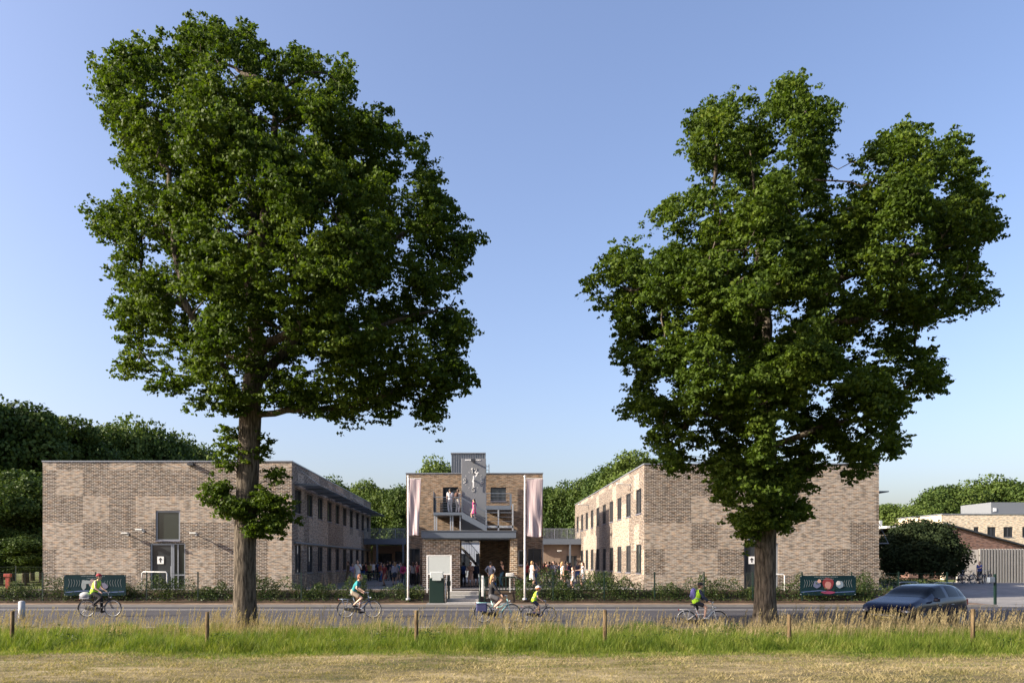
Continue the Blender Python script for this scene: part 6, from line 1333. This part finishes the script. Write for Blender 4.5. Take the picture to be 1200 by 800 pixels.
# flag poles and flags
def flag(px_pole, D, pys, pxs0, pxs1, lab_p, lab_f, seed, wtop=1, side=1):
    x = wx(px_pole, D); zt = wz(559, D); r = empty('flag_pole', (x, D, .25), 0, lab_p, 'flag pole', 'white flag poles either side of the portico')
    m_ = MB(); m_.tube([(0, 0, 0), (0, 0, 2), (0, 0, zt - .25)], [.062, .052, .036], 12); m_.build('pole', M['white'], r)
    m_ = MB(); m_.ell((0, 0, zt - .2), .06, .06, .06, 10, 6); m_.build('finial', M['white'], r)
    m_ = MB(); m_.tube([(0, 0, 0), (0, 0, .12)], .13, 12); m_.build('base', M['galv'], r)
    ztf = wz(561, D); zbf = wz(628, D); xa, xb = wx(pxs0, D), wx(pxs1, D)
    m_ = MB(); m_.bar((0, 0, ztf - .25 + .03), (xb - x, 0, ztf - .25 + .03), .03); m_.build('top_arm', M['white'], r)
    nx, nz = 22, 60; U, Vv = np.meshgrid(np.linspace(0, 1, nx), np.linspace(0, 1, nz)); rg = np.random.default_rng(seed)
    width = (xb - xa) * (1 - (0.10 + .12 * (seed % 2)) * Vv); X = xa + width * U; Z = ztf - (ztf - zbf) * Vv - .06 * np.sin(U * 3 + seed) * Vv
    Y = D + .035 * np.sin(U * 7 + Vv * 3 + seed) * (0.3 + Vv) + .02 * np.sin(U * 13 - Vv * 8) * Vv
    i, j = np.meshgrid(np.arange(nx - 1), np.arange(nz - 1)); a = (j * nx + i).ravel()
    mm = bpy.data.materials.new('flag_cloth'); mm.use_nodes = True; n, l = mm.node_tree.nodes, mm.node_tree.links; b = n['Principled BSDF']; b.inputs['Roughness'].default_value = .85
    tc = n.new('ShaderNodeTexCoord'); mp = n.new('ShaderNodeMapping'); mp.inputs['Scale'].default_value = (1.0, 1, .35); l.new(tc.outputs['Object'], mp.inputs[0])
    wv = n.new('ShaderNodeTexWave'); wv.bands_direction = 'X'; wv.inputs['Scale'].default_value = 1.6; wv.inputs['Distortion'].default_value = 9; wv.inputs['Detail'].default_value = 2; wv.inputs['Detail Scale'].default_value = .8; l.new(mp.outputs[0], wv.inputs['Vector'])
    rp = ramp(n, [(.0, (.50, .38, .42)), (.12, (.64, .53, .55)), (.3, (.70, .59, .60))]); l.new(wv.outputs['Fac'], rp.inputs['Fac']); l.new(rp.outputs['Color'], b.inputs['Base Color'])
    t_ = n.new('ShaderNodeBsdfTranslucent'); l.new(rp.outputs['Color'], t_.inputs['Color']); ms = n.new('ShaderNodeMixShader'); ms.inputs['Fac'].default_value = .3; l.new(b.outputs[0], ms.inputs[1]); l.new(t_.outputs[0], ms.inputs[2]); l.new(ms.outputs[0], n['Material Output'].inputs['Surface'])
    o = np_mesh('flag', np.stack([X, Y, Z], -1).reshape(-1, 3), np.stack([a, a + 1, a + nx + 1, a + nx], -1), mm, smooth=True)
    so = o.modifiers.new('t', 'SOLIDIFY'); so.thickness = .004
    tag(o, lab_f, 'flag', 'long pink banner flags')
flag(478.3, 42.1, None, 479, 493.5, 'white flag pole left of the portico', 'long pale pink flag left of the portico, tapering to its foot', 3)
flag(615, 42.1, None, 617, 636.5, 'white flag pole right of the portico', 'broader pale pink flag right of the portico', 6)

# banners on the fence
def banner(px0, px1, py0, py1, label, faces):
    D = FY - 0.12; x0, x1, z0, z1 = wx(px0, D), wx(px1, D), wz(py1, D), wz(py0, D); r = empty('banner', ((x0 + x1) / 2, D, z0), 0, label, 'banner', 'dark teal banners hung on the fence'); W, H = (x1 - x0) / 2, z1 - z0
    m_ = MB(); m_.box(-W, W, -.006, .006, 0, H); m_.build('banner_cloth', mat('teal_banner', (0.006, 0.022, 0.028), 0.8, var=.5, scale=1.6, spec=0.1), r)
    def ribbon(pts, w, m, name, y=-.012):
        b = MB()
        for P_ in pts:
            for p, q in zip(P_[:-1], P_[1:]): b.bar((p[0], y, p[1]), (q[0], y, q[1]), .006, w)
        return b.build(name, m, r)
    pale = mat('banner_pale_print', (0.11, 0.145, 0.155), 0.8); L = []
    for s in (-1, 1):
        for k in range(7): x = s * W * (.86 - .085 * k); hh = H * (.30 - .025 * k); L.append([(x, H * .55 - hh * .5), (x - s * .07, H * .60 + hh * .1), (x - s * .02, H * .62 + hh * .6)])
    ribbon(L, .022, pale, 'pattern')
    ribbon([[(-W * .95, H * .16), (-W * .3, H * .24), (W * .2, H * .14), (W * .95, H * .2)]], .05, mat('banner_blue_print', (0.05, 0.09, 0.20), 0.6), 'wave')
    b = MB(); 
    for z, n_, w in ((H * .93, 16, .05), (H * .83, 10, .045)):
        x = -n_ * (w + .035) / 2 * 1.1
        for k in range(n_): ww = w * (0.6 + 0.8 * ((k * 37) % 10) / 10); b.box(x, x + ww, -.014, -.009, z - .025, z + .02); x += ww + .035
    b.build('lettering', pale, r)
    for (u, v, rx, rz_, col) in faces: yk_ = -.010 - .004 * faces.index((u, v, rx, rz_, col)); b = MB(); b.prism([(u * W + rx * (1 + .10 * math.sin(3 * t + u * 9)) * math.cos(t), v * H + rz_ * (1 + .08 * math.sin(5 * t + v * 7)) * math.sin(t)) for t in np.linspace(0, 6.283, 20, endpoint=False)], 'y', yk_ - .002, yk_); b.build('portrait', mat('banner_print_%02x%02x%02x' % tuple(int(c * 255) for c in col), col, .6), r)
    for s in (-1, 1):
        for z in (.05, H - .05): b = MB(); b.tube([(s * (W - .05), -.02, z), (s * (W - .05), .05, z)], .02, 8); b.build('eyelet', M['galv'], r)
    return r
banner(75, 147.5, 673, 697.5, 'dark teal banner with pale figures on the fence behind the cyclist in the yellow vest', [(-.08, .58, .20, .24, (.26, .20, .19)), (-.36, .52, .13, .28, (.18, .21, .22)), (-.25, .65, .20, .1, (.2, .24, .25)), (.25, .45, .28, .2, (.10, .10, .16))])
banner(937.5, 1003, 674, 697, 'dark teal banner with a red-haired portrait on the fence left of the blue car', [(0, .58, .30, .34, (.17, .02, .025)), (0, .50, .17, .22, (.36, .17, .15)), (0, .14, .38, .08, (.20, .03, .08)), (-.40, .55, .2, .2, (.10, .12, .2)), (.42, .55, .2, .2, (.16, .22, .28)), (-.32, .72, .1, .1, (.5, .3, .22)), (.36, .62, .12, .12, (.5, .5, .5))])

# wooden posts in the grass
for px, top, tilt, lb in ((14, 715.5, .02, 'mossy wooden post in the grass at the far left edge'), (243, 716.5, -.01, 'dark wooden post in the grass left of the left oak trunk'), (488, 714.5, .03, 'wooden post in the grass below the left flag pole'), (709, 714, .0, 'wooden post in the grass between the child cyclists'), (925, 719.5, -.02, 'wooden post in the grass right of the right oak trunk'), (1140, 713, .015, 'paler wooden post in the grass right of the blue car')):
    D = 21.2; x = wx(px, D); zt = wz(top, D); b = MB(); h = zt - 0; b.tube([(0, 0, -.3), (tilt * .5, 0, h * .5), (tilt, 0, h - .01), (tilt, 0, h)], [.058, .055, .052, .04], 10)
    o = b.build('fence_post', M['wood_post']); o.location = (x, D, 0); o.rotation_euler = (0, 0, px * .1); tag(o, lb, 'post', 'wooden posts along the field edge')
# small roadside things
b = MB(); b.tube([(0, 0, 0), (0, 0, .74)], .125, 16); b.ell((0, 0, .74), .125, .125, .05, 16, 6); o = b.build('bollard', mat('grey_bollard', (0.36, 0.37, 0.38), 0.7)); o.location = (wx(25.5, 31), 31, 0.01); tag(o, 'short pale round bollard by the road at the left', 'bollard')
r = empty('red_post', (wx(9, 45.5), 45.5, .2), 0, 'short red post with a cap at the far left behind the fence', 'post'); b = MB(); b.box(-.1, .1, -.06, .06, 0, 1.25); b.build('post', mat('red_paint', (0.28, 0.035, 0.018), .5), r); b = MB(); b.box(-.2, .2, -.1, .1, 1.252, 1.45); b.build('cap', mat('red_paint', (0.28, 0.035, 0.018), .5), r, bevel=.02)
r = empty('bicycle_stand', (wx(181, 43.9), 43.9, .55), 0, 'white tube hoop in front of the door of the left wing', 'hoop'); hw = (wx(196, 43.9) - wx(166.5, 43.9)) / 2; zt = wz(669.8, 43.9) - .55
b = MB(); b.tube([(-hw, 0, 0), (-hw, 0, zt - .08), (-hw + .08, 0, zt), (hw - .08, 0, zt), (hw, 0, zt - .08), (hw, 0, 0)], .035, 8); b.build('tube', M['white'], r)
r = empty('bicycle_stand', (wx(905, 43.9), 43.9, .55), 0, 'white tube hoop partly behind the right oak trunk', 'hoop'); b = MB(); b.tube([(-.7, 0, 0), (-.7, 0, 1.0), (-.62, 0, 1.1), (.62, 0, 1.1), (.7, 0, 1.0), (.7, 0, 0)], .035, 8); b.build('tube', M['white'], r)
r = empty('letter_box', (wx(1165, 41.8), 41.8, 0.0), 0, 'dark green post carrying a blue-grey box at the driveway right of the car', 'letter box'); b = MB(); b.box(.0, .11, -.05, .05, 0, 1.7); b.build('post', M['darkgreen'], r); b = MB(); b.box(-.34, -.002, -.12, .12, 1.22, 1.52); b.build('box', M['steel_blue'], r, bevel=.03)
# second bar fence and red gate posts at the left meadow edge
mesh_fence(-34, -26.2, 52, 'low wire fence at the meadow edge left of the left wing', 2.0, 0.9, posts=[-33.5, -31.4, -29.3, -27])
